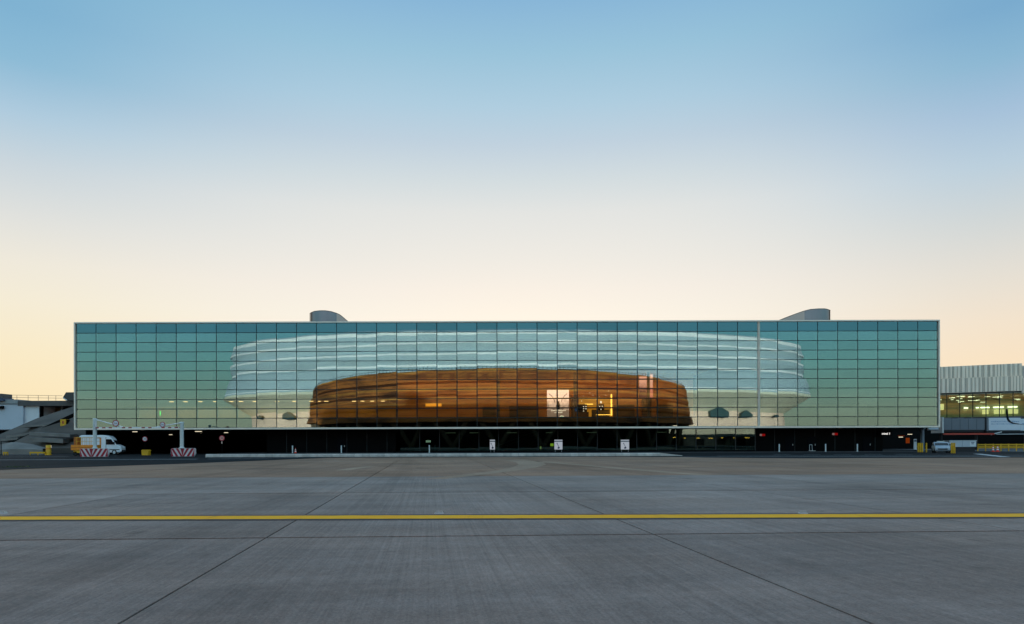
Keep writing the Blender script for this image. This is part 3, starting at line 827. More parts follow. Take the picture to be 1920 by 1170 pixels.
def two_tone(name, c0, c1, sc, stretch, lo=0.38, hi=0.62):
    m = mat(name, c0, 0.85, var=0.2)
    nt = m.node_tree; N, L = nt.nodes, nt.links
    b = N['Principled BSDF']
    g = N.new('ShaderNodeNewGeometry'); mp = N.new('ShaderNodeMapping'); mp.inputs['Scale'].default_value = stretch; L.new(g.outputs['Position'], mp.inputs[0])
    n = N.new('ShaderNodeTexNoise'); n.inputs['Scale'].default_value = sc; n.inputs['Detail'].default_value = 7; n.inputs['Roughness'].default_value = 0.65; n.inputs['Distortion'].default_value = 0.6
    L.new(mp.outputs[0], n.inputs[0])
    r_ = N.new('ShaderNodeMapRange'); r_.inputs[1].default_value, r_.inputs[2].default_value = lo, hi; L.new(n.outputs[0], r_.inputs[0])
    mx = N.new('ShaderNodeMix'); mx.data_type = 'RGBA'; mx.inputs[6].default_value = (*c0, 1); mx.inputs[7].default_value = (*c1, 1)
    L.new(r_.outputs[0], mx.inputs[0]); L.new(mx.outputs[2], b.inputs['Base Color'])
    return m
m_tanc = two_tone('brown_concrete', (0.075, 0.024, 0.010), (0.45, 0.14, 0.030), 0.17, (0.40, 0.40, 1.7), 0.36, 0.60)
m_gold = two_tone('lit_edge_gold', (0.22, 0.08, 0.02), (0.66, 0.27, 0.05), 0.2, (0.3, 0.3, 1.0))
m_tand = mat('brown_concrete_joint', (0.06, 0.018, 0.007), 0.9)
NA, NB, NCY, NCX = 68.0, 40.0, -50.0, -4.4
near = thing('round_building', 'brown round concrete building on slanted legs, mirrored in the middle of the glass', 'building', (0, NCY, 0))
def ntop(z, t):
    c = max(0.0, math.cos(t))
    k = (z-8.0)/16.5
    return z if z <= 8.01 else 8.0 + (z-8.0)*(0.66 + 0.34*c**0.8)
nprof = [(-60, 24.5), (-1.4, 24.5), (-0.5, 24.1), (-0.2, 20.7), (-0.9, 20.5), (-0.9, 20.0), (0.1, 19.8), (0.5, 16.6), (-0.3, 16.4), (-0.3, 16.0), (0.6, 15.8), (1.0, 12.2),
         (0.2, 12.0), (0.2, 11.6), (1.1, 11.4), (1.9, 8.0), (-4.0, 7.9)]
ring_mesh(NA, NB, NCY, nprof, 160, ntop, cx=NCX).build('drum', m_tanc, near)
for z, rr in ((20.25, -0.8), (16.2, -0.2), (11.8, 0.3)):
    ring_mesh(NA, NB, NCY, [(rr, z-0.25), (rr+0.12, z-0.25), (rr+0.12, z+0.25), (rr, z+0.25)], 160, ntop, cx=NCX).build('groove', m_tand, near)
for z, rr in ((23.1, -0.42), (21.9, -0.3), (18.9, 0.22), (17.3, 0.42), (14.5, 0.75), (13.0, 0.92), (9.9, 1.5)):
    ring_mesh(NA, NB, NCY, [(rr-0.4, z-0.07), (rr+0.06, z-0.07), (rr+0.06, z+0.07), (rr-0.4, z+0.07)], 160, ntop, cx=NCX).build('joint_line', m_tand, near)
for z, rr, h in ((18.2, 0.33, 0.7), (15.3, 0.68, 0.4), (13.6, 0.85, 0.3), (23.9, -0.48, 0.45)):  # golden rings painted in as edges catching the light
    ring_mesh(NA, NB, NCY, [(rr-0.5, z-h/2), (rr+0.12, z-h/2), (rr+0.12, z+h/2), (rr-0.5, z+h/2)], 160, ntop, cx=NCX).build('lit_ledge', m_gold, near)
ring_mesh(NA, NB, NCY, [(-5.0, 8.0), (-5.0, 0.0)], 120, cx=NCX).build('shaded_core', m_blackin, near)
for k in range(13):
    t0 = -1.32 + k*2.64/12
    for sg in (-1, 1):
        t1 = t0 + sg*0.075
        MB().tube((NCX+(NA-1.6)*math.sin(t0), NCY+(NB-1.6)*math.cos(t0), 0.0), (NCX+(NA-0.4)*math.sin(t1), NCY+(NB-0.4)*math.cos(t1), 8.0), 0.75, n=8).build('leg', mat('leg_concrete', (0.13, 0.09, 0.06), 0.8), near)
# window bays in the top tier: raised boxes with recess shade as colour
for k in range(15):
    t = -0.35 + k*1.05/14 + random.uniform(-0.012, 0.012)
    c = math.cos(t); z0, z1 = 8.0+(21.2-8.0)*(0.66+0.34*c**0.8), 8.0+(23.2-8.0)*(0.66+0.34*c**0.8)
    x, y = NCX+NA*math.sin(t), NCY+NB*math.cos(t)
    w_ = random.uniform(0.5, 1.1)
    MB().box(x-w_, x+w_, y-1.0, y+0.28, z0, z1).build('window_bay', mat('bay_shade', (0.20, 0.055, 0.018), 0.9), near)
rail = MB()
for k in range(150):
    t = -1.5 + 3.0*k/149
    c = max(0, math.cos(t)); zt = 8.0 + 16.5*(0.66+0.34*c**0.8)
    x, y = NCX+(NA-0.8)*math.sin(t), NCY+(NB-0.8)*math.cos(t)
    h = random.choice((0.5, 0.6, 0.6, 0.8, 1.1))
    rail.tube((x, y, zt-0.2), (x, y, zt+h), 0.07, n=4)
    t2 = -1.5 + 3.0*(k+1)/149
    c2 = max(0, math.cos(t2)); zt2 = 8.0 + 16.5*(0.66+0.34*c2**0.8)
    rail.tube((x, y, zt+0.45), (NCX+(NA-0.8)*math.sin(t2), NCY+(NB-0.8)*math.cos(t2), zt2+0.45), 0.05, n=4)
rail.build('roof_railing', m_black, near)

sh = thing('skyline_block', 'long low dark block, added to be mirrored at the end of the lobby glass', 'added block', (78, -48, 0))  # unseen mass added to darken the reflection at the lobby's end
MB().box(48, 112, -56, -42, 0.0, 3.3).build('wall', m_beam0, sh)
MB().prism([(-56.6, 3.31), (-41.4, 3.31), (-49, 4.3)], 47.4, 112.6, 'x').build('roof', m_beam0, sh)
for k in range(8):
    MB().box(52+k*7.5, 55+k*7.5, -42.0, -41.95, 0.3, 2.6).build('shutter', m_black, sh)
E_amb2 = emat('amber_vehicle_glow', (1.0, 0.42, 0.06), 5.0)
for k in range(14):
    MB().box(49.5+k*4.4, 50.1+k*4.4+0.5*(k % 3), -41.93, -41.80, 2.75, 2.95).build('box_lamp', E_amb2, sh)  # amber boxes added to stand for vehicle lights in the reflection
# ------------------------------------------------------------------ kerb in front of the lobby
kb = thing('kerb', 'low pale concrete kerb of jointed blocks running along in front of the lobby', 'kerb', (0, 79, 0))
Yk = 79.0
x = ix(387, Yk); xe = ix(1232, Yk); i = 0
while x < xe:
    w = 0.86
    h = 0.36
    MB().prism([(Yk-0.28, 0.007), (Yk+0.28, 0.007), (Yk+0.22, h), (Yk-0.16, h), (Yk-0.25, h-0.12)], x+0.012, x+w-0.012, 'x').build('block', m_kerb, kb)
    x += w; i += 1
MB().hexa([(x+0.01, Yk-0.28, 0.007), (x+2.6, Yk-0.1, 0.007), (x+2.6, Yk+0.2, 0.007), (x+0.01, Yk+0.28, 0.007),
           (x+0.01, Yk-0.2, 0.36), (x+2.6, Yk-0.05, 0.06), (x+2.6, Yk+0.15, 0.06), (x+0.01, Yk+0.22, 0.36)]).build('ramped_end', m_kerb, kb)

# ------------------------------------------------------------------ posters at the lobby glass
m_poster = mat('poster_paper', (0.80, 0.82, 0.86), 0.6)
m_frame = mat('poster_frame', (0.35, 0.38, 0.40), 0.4, 0.5)
m_ink = mat('blue_grey_ink', (0.06, 0.08, 0.14), 0.7)
E_post = emat('poster_glow', (0.72, 0.80, 0.92), 0.30)
for px0, px1, lab in ((918.5, 928, 'narrow lit poster behind a handrail at the lobby glass, beside the wide dark mullion'),
                      (1039.5, 1054.5, 'lit poster with a leaning figure next to the yellow lobby lights'),
                      (1164, 1179.5, 'lit poster with a crouching dark figure, nearest the aircraft tail side of the lobby')):
    Yp = YW-0.12
    p, q = W(px0, 842.8, Yp), W(px1, 824.5, Yp)
    t = thing('poster_board', lab, 'poster', ((p.x+q.x)/2, Yp, 0.13), 'posters along the lobby glass')
    MB().box(p.x, q.x, Yp-0.05, Yp-0.01, p.z, q.z).build('sheet', E_post, t)
    MB().box(p.x, q.x, Yp-0.07, Yp-0.052, q.z-0.32, q.z-0.14).build('heading', mat('grey_heading', (0.35, 0.37, 0.42), 0.7), t)
    cx = (p.x+q.x)/2
    fg = MB(); fg.tube((cx-0.18, Yp-0.06, p.z+0.85), (cx+0.02, Yp-0.06, p.z+0.5), 0.035, n=6); fg.tube((cx+0.02, Yp-0.06, p.z+0.5), (cx+0.22, Yp-0.06, p.z+0.2), 0.03, n=6)
    fg.lathe((cx-0.2, Yp-0.06, p.z+0.93), [(0, 0.08), (0.06, 0.05), (0.08, 0), (0.06, -0.05), (0, -0.08)], 8)
    fg.prism([(cx-0.1, p.z+0.12), (cx+0.14, p.z+0.12), (cx+0.16, p.z+0.3), (cx, p.z+0.42), (cx-0.14, p.z+0.28)], Yp-0.065, Yp-0.052)
    fg.build('figure', m_ink, t)
    b_ = MB(); b_.box(p.x+0.1, p.x+0.15, Yp-0.03, Yp+0.03, 0.13, p.z); b_.box(q.x-0.15, q.x-0.1, Yp-0.03, Yp+0.03, 0.13, p.z)
    b_.build('stand', m_frame, t)
# small lights inside the lobby
for px, py, w, h, c, lab in ((1035, 834, 6, 5, (0.75, 0.75, 0.05), 'yellow-green lit box inside the lobby beside the middle poster'),
                             (1015, 839.5, 5, 5, (0.45, 0.42, 0.12), 'dim yellow lit box low inside the lobby'),
                             (803, 827.5, 9, 4, (0.6, 0.55, 0.42), 'white lit sign at the dark end of the lobby')):
    p = W(px, py, 108)
    bx = MB().box(p.x-w*0.042, p.x+w*0.042, 108, 108.1, p.z-h*0.042, p.z+h*0.042).build('lobby_light', emat('lobby_glow', c, 1.0))
    tag(bx, lab, 'light')
E_dim = emat('dim_strip', (1.0, 0.85, 0.55), 0.22)
for i, px in enumerate((845, 890, 960, 1026, 1110, 1240)):
    p = W(px, 823, 108)
    c_ = MB().box(p.x-0.8, p.x+0.8, 107.8, 108.2, ZB-0.75, ZB-0.70).build('lobby_strip', E_dim)
    tag(c_, ORD[i] + ' dim ceiling strip lamp inside the lobby, counted from the black wall', 'lamp', 'strip lamps of the lobby')
# handrail rising past the first poster
hr = MB(); p, q = W(914, 843, YW+1.0), W(1006, 808, YW+1.0)
hr.tube(p, q, 0.035, n=6); hr.tube(p-Vector((0,0,0.5)), q-Vector((0,0,0.5)), 0.02, n=6)
for k in range(6):
    a = p.lerp(q, k/5); hr.tube(a, a-Vector((0,0,0.9)), 0.02, n=5)
tag(hr.build('stair_handrail', m_galv), 'thin pale handrail climbing behind the lobby glass', 'handrail')

# bollards on the footway
bol0 = None
for px, zz, lab in ((548.5, 0.13, 'slim grey bollard beside the small orange cone'), (640, 0.13, 'slim grey bollard alone before the black wall'),
                    (805, 0.13, 'slim grey bollard at the dark end of the lobby glass'), (1461, 0.13, 'slim grey bollard below the red sign nearest the lobby'),
                    (1548, 0.13, 'slim grey bollard below the second red sign'), (1607.5, 0.13, 'slim grey bollard nearest the lit lettering')):
    p = W(px, 840, D-0.4)
    if bol0 is None:
        bol0 = t = thing('bollard', lab, 'bollard', (p.x, p.y, zz), 'bollards along the footway')
        MB().lathe((p.x, p.y, zz), [(0.0, 1.12), (0.06, 1.12), (0.085, 1.08), (0.085, 0.03)], 12).build('post', m_galv, t)
        MB().lathe((p.x, p.y, zz), [(0.088, 0.03), (0.14, 0.03), (0.14, 0.0)], 12).build('foot_plate', m_galv, t)
    else:
        t = copy_tree(bol0); t.location = (p.x, p.y, zz); t['label'] = lab
# cones
cone0 = None
m_conew = mat('cone_white_band', (0.8, 0.78, 0.76), 0.5)
m_cone = mat('cone_orange_red', (0.75, 0.045, 0.02), 0.5)
def cone(p, lab, sc=1.0):
    global cone0
    if cone0 is None:
        cone0 = t = thing('traffic_cone', lab, 'traffic cone', p, 'traffic cones')
        x, y, z = p
        MB().lathe(p, [(0.0, 0.75), (0.03, 0.75), (0.15, 0.03)], 12).build('cone_body', m_cone, t)
        MB().box(x-0.2, x+0.2, y-0.2, y+0.2, z, z+0.035).build('foot', m_cone, t)
        MB().lathe(p, [(0.0545, 0.62), (0.083, 0.45)], 12).build('band', m_conew, t)
        MB().lathe(p, [(0.099, 0.36), (0.122, 0.22)], 12).build('band', m_conew, t)
    else:
        t = copy_tree(cone0); t.location = p; t['label'] = lab
    t.scale = (sc, sc, sc)
p = W(554, 843, D-0.5); cone((p.x, p.y, 0.13), 'small orange traffic cone beside a bollard before the black wall')
p = G(1862, 847.3); cone((p.x, p.y, 0.012), 'red and white traffic cone by the yellow rail, the one nearer the white bins', 1.15)
p = G(1870.5, 847.3); cone((p.x, p.y, 0.012), 'red and white traffic cone by the yellow rail, the one nearer the picture edge', 1.25)

# luggage trolley by the dark wall
p = W(1521, 842, D+0.6)
tr = thing('luggage_trolley', 'thin pale luggage trolley frame left against the black wall', 'trolley', (p.x, p.y, 0.13))
f_ = MB()
for dx in (-0.22, 0.22):
    f_.tube((p.x+dx, p.y+0.1, 0.25), (p.x+dx*0.8, p.y+0.15, 1.15), 0.025, n=6)
f_.tube((p.x-0.18, p.y+0.15, 1.15), (p.x+0.18, p.y+0.15, 1.15), 0.025, n=6)
f_.build('upright_frame', m_galv, tr)
MB().box(p.x-0.3, p.x+0.55, p.y-0.25, p.y+0.2, 0.22, 0.27).build('deck', m_galv, tr)
for dx, dy in ((-0.25, -0.2), (0.5, -0.2), (-0.25, 0.15)):
    MB().tube((p.x+dx, p.y+dy-0.02, 0.20), (p.x+dx, p.y+dy+0.02, 0.20), 0.07, n=10).build('wheel', m_rubber, tr)

# red box signs on the black wall, lit lettering
E_redw = emat('dim_sign_white', (0.55, 0.35, 0.33), 0.2)
E_redr = emat('dim_sign_red', (0.6, 0.01, 0.01), 0.2)
for px, py, lab in ((1429.5, 815.5, 'small red and grey wall sign next to the end of the lobby glass'), (1565.5, 813.8, 'small red and grey wall sign above the bollard before the black wall')):
    p = W(px, py, YW-0.1)
    t = thing('wall_sign', lab, 'sign', (p.x, YW, p.z), 'red signs on the black wall')
    MB().tube((p.x-0.22, YW-0.12, p.z), (p.x-0.22, YW-0.003, p.z), 0.17, n=14).build('round_badge', E_redw, t)
    MB().box(p.x-0.05, p.x+0.42, YW-0.12, YW-0.003, p.z-0.17, p.z+0.17).build('red_plate', E_redr, t)
def text(name, body, size, loc, m, parent=None, rz=0.0, extr=0.01, align='CENTER'):
    c = bpy.data.curves.new(name, 'FONT'); c.body = body; c.size = size; c.extrude = extr; c.align_x = align
    tmp = bpy.data.objects.new('tmp_text', c); COL.objects.link(tmp)
    bpy.context.view_layer.update()
    me = bpy.data.meshes.new_from_object(tmp.evaluated_get(bpy.context.evaluated_depsgraph_get()))
    bpy.data.objects.remove(tmp)
    me.materials.clear(); me.materials.append(m)
    o = bpy.data.objects.new(name, me); COL.objects.link(o)
    o.rotation_euler = (R(90), 0, rz)
    if parent is not None:
        o.parent = parent
        o.location = Vector(loc) - Vector(parent.location) if not parent.get('_local') else loc
    else: o.location = loc
    return o
E_let = emat('letter_glow', (1.0, 0.97, 0.92), 0.9)
p = W(1662, 814.8, D+2.0)
t = thing('lit_lettering', 'small white lit lettering reading minal 1 under the overhang', 'sign', (p.x, D+2.0, p.z))
MB().box(p.x-0.9, p.x+0.9, D+2.1, D+2.3, p.z-0.2, p.z+0.6).build('backing_board', m_black, t)
text('lettering', 'minal 1', 0.44, (p.x, D+2.08, p.z), E_let, t)
MB().box(p.x-0.7, p.x-0.6, D+2.15, D+2.25, p.z+0.6, ZB-0.24).build('hanger', m_black, t)
MB().box(p.x+0.6, p.x+0.7, D+2.15, D+2.25, p.z+0.6, ZB-0.24).build('hanger', m_black, t)
# lit strips under the overhang at the drive-through ends
E_cold = emat('tube_lamp', (1.0, 0.88, 0.62), 0.75)
nl = 0
for px, py, Y, w in ((252, 829.3, 136, 0.5), (253, 809.5, 108, 0.7), (320, 815, 118, 0.5), (372, 809, 107, 1.0), (424, 811.2, 112, 0.6)):
    p = W(px, py, Y)
    t = thing('tube_lamp', ORD[nl] + ' small tube lamp behind the height barrier, counted from the ramp', 'lamp', (p.x, Y, p.z), 'tube lamps of the drive-through'); nl += 1
    MB().box(p.x-w/2, p.x+w/2, Y-0.1, Y+0.1, p.z-0.04, p.z+0.04).build('tube', E_cold, t)
    MB().box(p.x-0.012, p.x+0.012, Y-0.012, Y+0.012, p.z+0.042, ZB-0.23).build('hanger', m_blackin, t)
E_or = emat('orange_lamp', (1.0, 0.16, 0.02), 0.10)
for px, py, Y, w, h, m, lab in ((1706, 814.3, 112, 0.65, 0.08, E_cold, 'short white tube lamp under the overhang near the round column'),
                                (1689, 819.5, 114, 0.6, 0.10, E_cold, 'dim white tube lamp beside the lit lettering'),
                                (1702, 826, 116, 0.55, 0.9, E_or, 'orange lit panel deep under the overhang'),
                                (1690, 817, 117, 1.1, 0.06, E_or, 'thin orange light line deep under the overhang')):
    p = W(px, py, Y)
    t = thing('deep_lamp', lab, 'lamp', (p.x, Y, p.z))
    MB().box(p.x-w/2, p.x+w/2, Y-0.1, Y+0.1, p.z-h/2, p.z+h/2).build('glow_panel', m, t)
    MB().box(p.x-0.012, p.x+0.012, Y-0.012, Y+0.012, p.z+h/2+0.002, ZB-0.23).build('hanger', m_blackin, t)

# ------------------------------------------------------------------ height barrier with striped bases
gp0, gp1 = W(178, 840, 84.0), W(341, 840, 84.0)
YG = 84.0
gan = thing('height_barrier', 'white height barrier on two posts with red striped concrete feet and round signs', 'height barrier', ((gp0.x+gp1.x)/2, YG, 0))
def striped_base(cx, w, flip_at):
    z0, z1, y0, y1 = 0.012, 1.02, YG-0.17, YG+0.17
    c = 0.16
    pr = [(cx-w/2+c, z0), (cx+w/2-c, z0), (cx+w/2, z0+0.3), (cx+w/2, z1-0.1), (cx+w/2-0.12, z1), (cx-w/2+0.12, z1), (cx-w/2, z1-0.1), (cx-w/2, z0+0.3)]
    base = MB().prism(pr, y0, y1).build('foot_block', mat('pinkish_white_paint', (0.62, 0.56, 0.57), 0.7, var=0.12, vscale=2), gan)
    n = 5
    lean = 0.62
    def clipx(v): return min(max(v, cx-w/2+0.03), cx+w/2-0.03)
    for k in range(-1, 10):
        for side in (-1, 1):
            x = k*0.60
            # stripes lean outwards on both sides of the middle
            xb, xt = flip_at + side*(x-0.1), flip_at + side*(x-0.1+lean)
            pts = [(xb, z0+0.02), (xb+side*0.32, z0+0.02), (xt+side*0.32, z1-0.02), (xt, z1-0.02)]
            lim = [(clipx(a) if True else a, z) for a, z in pts]
            if side > 0: lim = [(max(a, flip_at), z) for a, z in lim]
            else: lim = [(min(a, flip_at), z) for a, z in lim]
            if abs(lim[0][0]-lim[1][0]) + abs(lim[2][0]-lim[3][0]) < 0.06: continue
            if side < 0: lim = lim[::-1]
            MB().prism(lim, y0-0.012, y0-0.003).build('stripe', m_red, base)
striped_base(gp0.x-0.02, 3.45, gp0.x-0.35)
striped_base(gp1.x+0.2, 2.95, gp1.x+0.15)
for gp, top in ((gp0, 785.0), (gp1, 791.5)):
    zt = W(0+CX, top - ROLL*(0) , YG).z
    zt = W(178 if gp is gp0 else 341, top, YG).z
    MB().tube((gp.x, YG, 1.0), (gp.x, YG, zt), 0.215, n=18).build('post', m_galv, gan)
    MB().lathe((gp.x, YG, 1.02), [(0.34, 0.0), (0.34, 0.06), (0.23, 0.12), (0.22, 0.24)], 16).build('post_foot', m_galv, gan)
    MB().lathe((gp.x, YG, zt), [(0.24, -0.12), (0.24, 0.02), (0.0, 0.05)], 16).build('post_cap', m_galv, gan)
zbar = W(260, 801.8, YG-0.3).z
MB().box(gp0.x+0.2, gp1.x-0.2, YG-0.36, YG-0.26, zbar-0.07, zbar+0.07).build('crossbar', m_white, gan)
for k in range(13):
    if k in (3, 6, 9): continue
    x = gp0.x+0.5 + k*(gp1.x-gp0.x-1.0)/12
    MB().box(x-0.20, x+0.20, YG-0.385, YG-0.362, zbar-0.075, zbar+0.06).build('red_tag', m_red, gan)
st = MB(); st.tube(W(181, 787, YG-0.3), W(231, 801, YG-0.3), 0.06, n=8); st.build('stay', m_white, gan)
st = MB(); st.tube(W(339, 793, YG-0.3), W(290, 801.5, YG-0.3), 0.06, n=8); st.build('stay', m_white, gan)
MB().tube(W(181, 787, YG-0.3), W(179.8, 800, YG-0.3), 0.05, n=8).build('stay', m_white, gan)
m_signw = mat('sign_white', (0.72, 0.70, 0.74), 0.5)
m_signr = mat('sign_red', (0.33, 0.012, 0.03), 0.5)
m_signk = mat('sign_black', (0.02, 0.02, 0.03), 0.6)
def round_sign(p, r, parent, txt, m_face=m_signw):
    s_ = MB().tube((p.x, p.y, p.z), (p.x, p.y+0.05, p.z), r, n=24).build('round_sign', m_signr, parent)
    MB().tube((p.x, p.y-0.012, p.z), (p.x, p.y-0.002, p.z), r*0.74, n=24).build('sign_face', m_face, s_)
    o = text('sign_number', txt, r*0.85, (0, 0, 0), m_signk)
    o.parent = s_
    o.location = Vector((p.x, p.y-0.016, p.z-r*0.28)) - Vector(parent.location)
    return s_
round_sign(W(217, 793.6, YG-0.42), 0.40, gan, '3m')
round_sign(W(304.7, 796, YG-0.42), 0.33, gan, '3m')

# round signs on posts under the overhang
for px, py, Y, lab, faded in ((271.5, 823, 101.0, 'round red-rimmed sign on a dark post between the two barrier posts', False), (416, 821.5, 97.0, 'round red glowing sign on a post next to the start of the pale kerb', True)):
    p = W(px, py, Y)
    t = thing('road_sign', lab, 'road sign', (p.x, Y, 0.0), 'round signs under the overhang')
    MB().tube((p.x, Y+0.06, 0.0), (p.x, Y+0.06, p.z-0.2), 0.045, n=8).build('pole', m_black, t)
    round_sign(p, 0.40, t, '10', mat('faded_red_face', (0.70, 0.30, 0.26), 0.5) if faded else m_signw)
    if faded:
        MB().box(p.x-0.07, p.x+0.07, Y-0.02, Y+0.02, p.z-0.78, p.z-0.46).build('lower_plate', mat('plate_pale', (0.7, 0.5, 0.4), 0.5), t)

# ------------------------------------------------------------------ white van
def van():
    t = thing('van', 'white panel van with dark cab windows parked under the edge of the overhang', 'van', (W(201, 840, 99).x, 97.6, 0.012), rz=R(14))
    t.scale = (0.90, 1.0, 1.10)
    Lh = 3.15
    side_ = [(-Lh, 0.45), (-Lh, 1.3), (-Lh+0.08, 1.75), (-Lh+0.38, 2.42), (-Lh+0.7, 2.55), (0.6, 2.55), (1.35, 2.42), (1.75, 2.15), (2.45, 1.32), (3.05, 1.10), (3.18, 0.85), (3.2, 0.40), (2.9, 0.30), (-2.9, 0.30)]
    body = MB().prism(side_, -0.98, 0.98).build('body', m_whitecar, t, bevel=0.12)
    MB().prism([(1.0, 1.32), (2.28, 1.32), (1.72, 2.02), (1.0, 2.02)], -1.0, -0.984).build('side_window', m_carglass, t)
    MB().hexa([(1.74, -0.85, 2.12), (1.74, 0.85, 2.12), (1.72, 0.85, 2.08), (1.72, -0.85, 2.08), (2.50, -0.88, 1.36), (2.50, 0.88, 1.36), (2.46, 0.88, 1.32), (2.46, -0.88, 1.32)]).build('windscreen', m_carglass, t)
    for x in (-2.05, 2.15):
        for y in (-0.9, 0.9):
            w_ = MB().tube((x, y-0.12, 0.34), (x, y+0.12, 0.34), 0.34, n=20).build('wheel', m_rubber, t)
            MB().tube((x, y-0.13, 0.34), (x, y-0.121, 0.34), 0.20, n=16).build('rim', m_galv, w_)
    for y in (-0.7, 0.7):
        MB().box(3.0, 3.16, y-0.2, y+0.2, 0.88, 1.06).build('headlight', mat('lamp_glass', (0.6, 0.65, 0.7), 0.1), t)
    MB().box(3.12, 3.26, -0.9, 0.9, 0.36, 0.62).build('bumper', m_rubber, t)
    MB().box(2.06, 2.22, -1.22, -0.99, 1.38, 1.68).build('mirror', m_rubber, t)
    MB().box(-2.9, 2.9, -0.995, -0.982, 0.62, 0.72).build('side_trim', m_rubber, t)
    MB().box(0.95, 1.0, -0.99, -0.982, 0.6, 2.3).build('door_seam', m_rubber, t)
van()

# ------------------------------------------------------------------ orange access platform
lp = W(161, 845, 90.0)
lf = thing('access_platform', 'small orange work platform with railings standing before the white van', 'lift', (lp.x, 90.0, 0.012))
def lx(px): return W(px, 840, 90).x
x0, x1 = lx(139), lx(184)
MB().box(x0, x1, 89.3, 90.7, 0.75, 1.45).build('chassis', m_orange, lf, bevel=0.04)
MB().box(x0+0.3, x1-0.2, 89.4, 90.6, 0.40, 0.746).build('underframe', m_yelp, lf)
MB().box(x0+0.02, x1-0.02, 89.28, 89.297, 1.08, 1.14).build('side_rib', mat('dark_orange', (0.35, 0.09, 0.01), 0.6), lf)
MB().box(x0, x0+0.55, 89.9, 90.65, 1.452, 2.5).build('control_box', mat('burnt_orange', (0.38, 0.12, 0.015), 0.6, var=0.3, vscale=2), lf, bevel=0.05)
MB().box(x1-0.10, x1, 89.32, 89.42, 1.452, 2.4).box(x1-0.10, x1, 90.58, 90.68, 1.452, 2.4).box(x1-0.08, x1-0.02, 89.42, 90.58, 2.3, 2.4).build('end_gate', m_orange, lf)
for y in (89.35, 90.65):
    rl = MB()
    for k in range(5):
        x = x0+0.7 + k*(x1-x0-0.9)/4
        rl.tube((x, y, 1.45), (x, y, 2.40), 0.025, n=6)
    rl.tube((x0+0.65, y, 2.40), (x1-0.1, y, 2.40), 0.03, n=6); rl.tube((x0+0.65, y, 1.92), (x1-0.1, y, 1.92), 0.022, n=6)
    rl.build('railing', m_yelp, lf)
for x in (x0+0.5, x1-0.5):
    for y in (89.5, 90.5):
        MB().tube((x, y-0.1, 0.30), (x, y+0.1, 0.30), 0.29, n=16).build('wheel', m_rubber, lf)

# yellow box, yellow bollard and rail by the ramp
p = W(274, 848, 93.0)
yb = thing('yellow_box', 'small yellow grit box on the road between the barrier posts', 'box', (p.x, 93.0, 0.012))
MB().prism([(p.x-0.45, 0.012), (p.x+0.45, 0.012), (p.x+0.48, 0.62), (p.x-0.48, 0.62)], 92.7, 93.3).build('body', m_yelp, yb)
MB().prism([(p.x-0.52, 0.622), (p.x+0.52, 0.622), (p.x+0.40, 0.76), (p.x-0.40, 0.76)], 92.66, 93.34).build('lid', m_yelp, yb)
p = W(91, 845, 97.0)
t = thing('yellow_bollard', 'fat round yellow bollard at the foot of the ramp', 'bollard', (p.x, 97.0, 0.012))
MB().lathe((p.x, 97.0, 0.012), [(0.0, 1.42), (0.25, 1.42), (0.33, 1.34), (0.33, 0.05)], 18).build('post', m_yelp, t)
MB().lathe((p.x, 97.0, 0.012), [(0.333, 1.0), (0.338, 0.98), (0.338, 0.86), (0.333, 0.84)], 18).build('band', m_orange, t)
MB().lathe((p.x, 97.0, 0.012), [(0.33, 0.05), (0.42, 0.05), (0.42, 0.0)], 18).build('foot', m_yelp, t)
rl = MB(); q0, q1 = W(0, 845, 96.0), W(88, 845, 97.0)
for a, c in ((q0, W(8, 845, 96)), (W(56, 845, 96.6), q1)):
    rl.box(a.x, c.x, 96.5, 96.62, 0.25, 0.48)
    for k in range(3):
        x = a.x + (c.x-a.x)*k/2; rl.box(x-0.05, x+0.05, 96.63, 96.72, 0.012, 0.46)
tag(rl.build('guard_rail', m_yelp), 'low yellow guard rail at the foot of the ramp', 'rail')

# ------------------------------------------------------------------ ramp and linked building on the left
m_ramp = mat('grey_brown_ramp_concrete', (0.088, 0.074, 0.064), 0.9, var=0.45, vscale=0.25, stretch=(0.25, 1, 2.2), bump=0.4, bscale=6)
m_rampl = mat('paler_ramp_edge', (0.20, 0.185, 0.17), 0.9, var=0.3, vscale=0.5)
rp = thing('ramp', 'grey concrete ramp and banked slopes climbing behind the glass building', 'ramp', (-78, 120, 0))
def bank(top, bot, Yt, Yb, name, m, thick=1.2):
    """sloping face between an upper and a lower pixel line"""
    n = len(top)
    T = [W(px, py, Yt) for px, py in top]; B = [W(px, py, Yb) for px, py in bot]
    B = [Vector((b.x, b.y, max(0.0, b.z))) for b in B]
    m_ = MB()
    back = [Vector((p.x, p.y+thick, p.z)) for p in T]
    foot = [Vector((p.x, p.y+thick, 0.0)) for p in T]
    bf = [Vector((p.x, p.y, 0.0)) for p in B]
    vs = T+B+back+foot+bf
    fs = []
    for i in range(n-1):
        fs += [(i, n+i, n+i+1, i+1), (i+1, 2*n+i+1, 2*n+i, i), (2*n+i, 2*n+i+1, 3*n+i+1, 3*n+i), (n+i, 4*n+i, 4*n+i+1, n+i+1)]
    m_.add(vs, fs)
    return m_.build(name, m, rp)
bank([(-160, 868), (0, 814), (70, 784), (200, 742)], [(-160, 872), (18, 834), (75, 806), (200, 770)], 132, 124, 'upper_slope', m_ramp)
bank([(-160, 862), (20, 832), (75, 803.5), (200, 765)], [(-160, 870), (30, 842), (90, 840), (200, 840)], 118, 111, 'lower_slope', m_ramp)
bank([(-60, 838), (0, 833), (22, 829), (52, 833), (80, 841)], [(-60, 846), (0, 843), (22, 842), (52, 842), (80, 843)], 107, 104, 'front_apron', m_rampl)
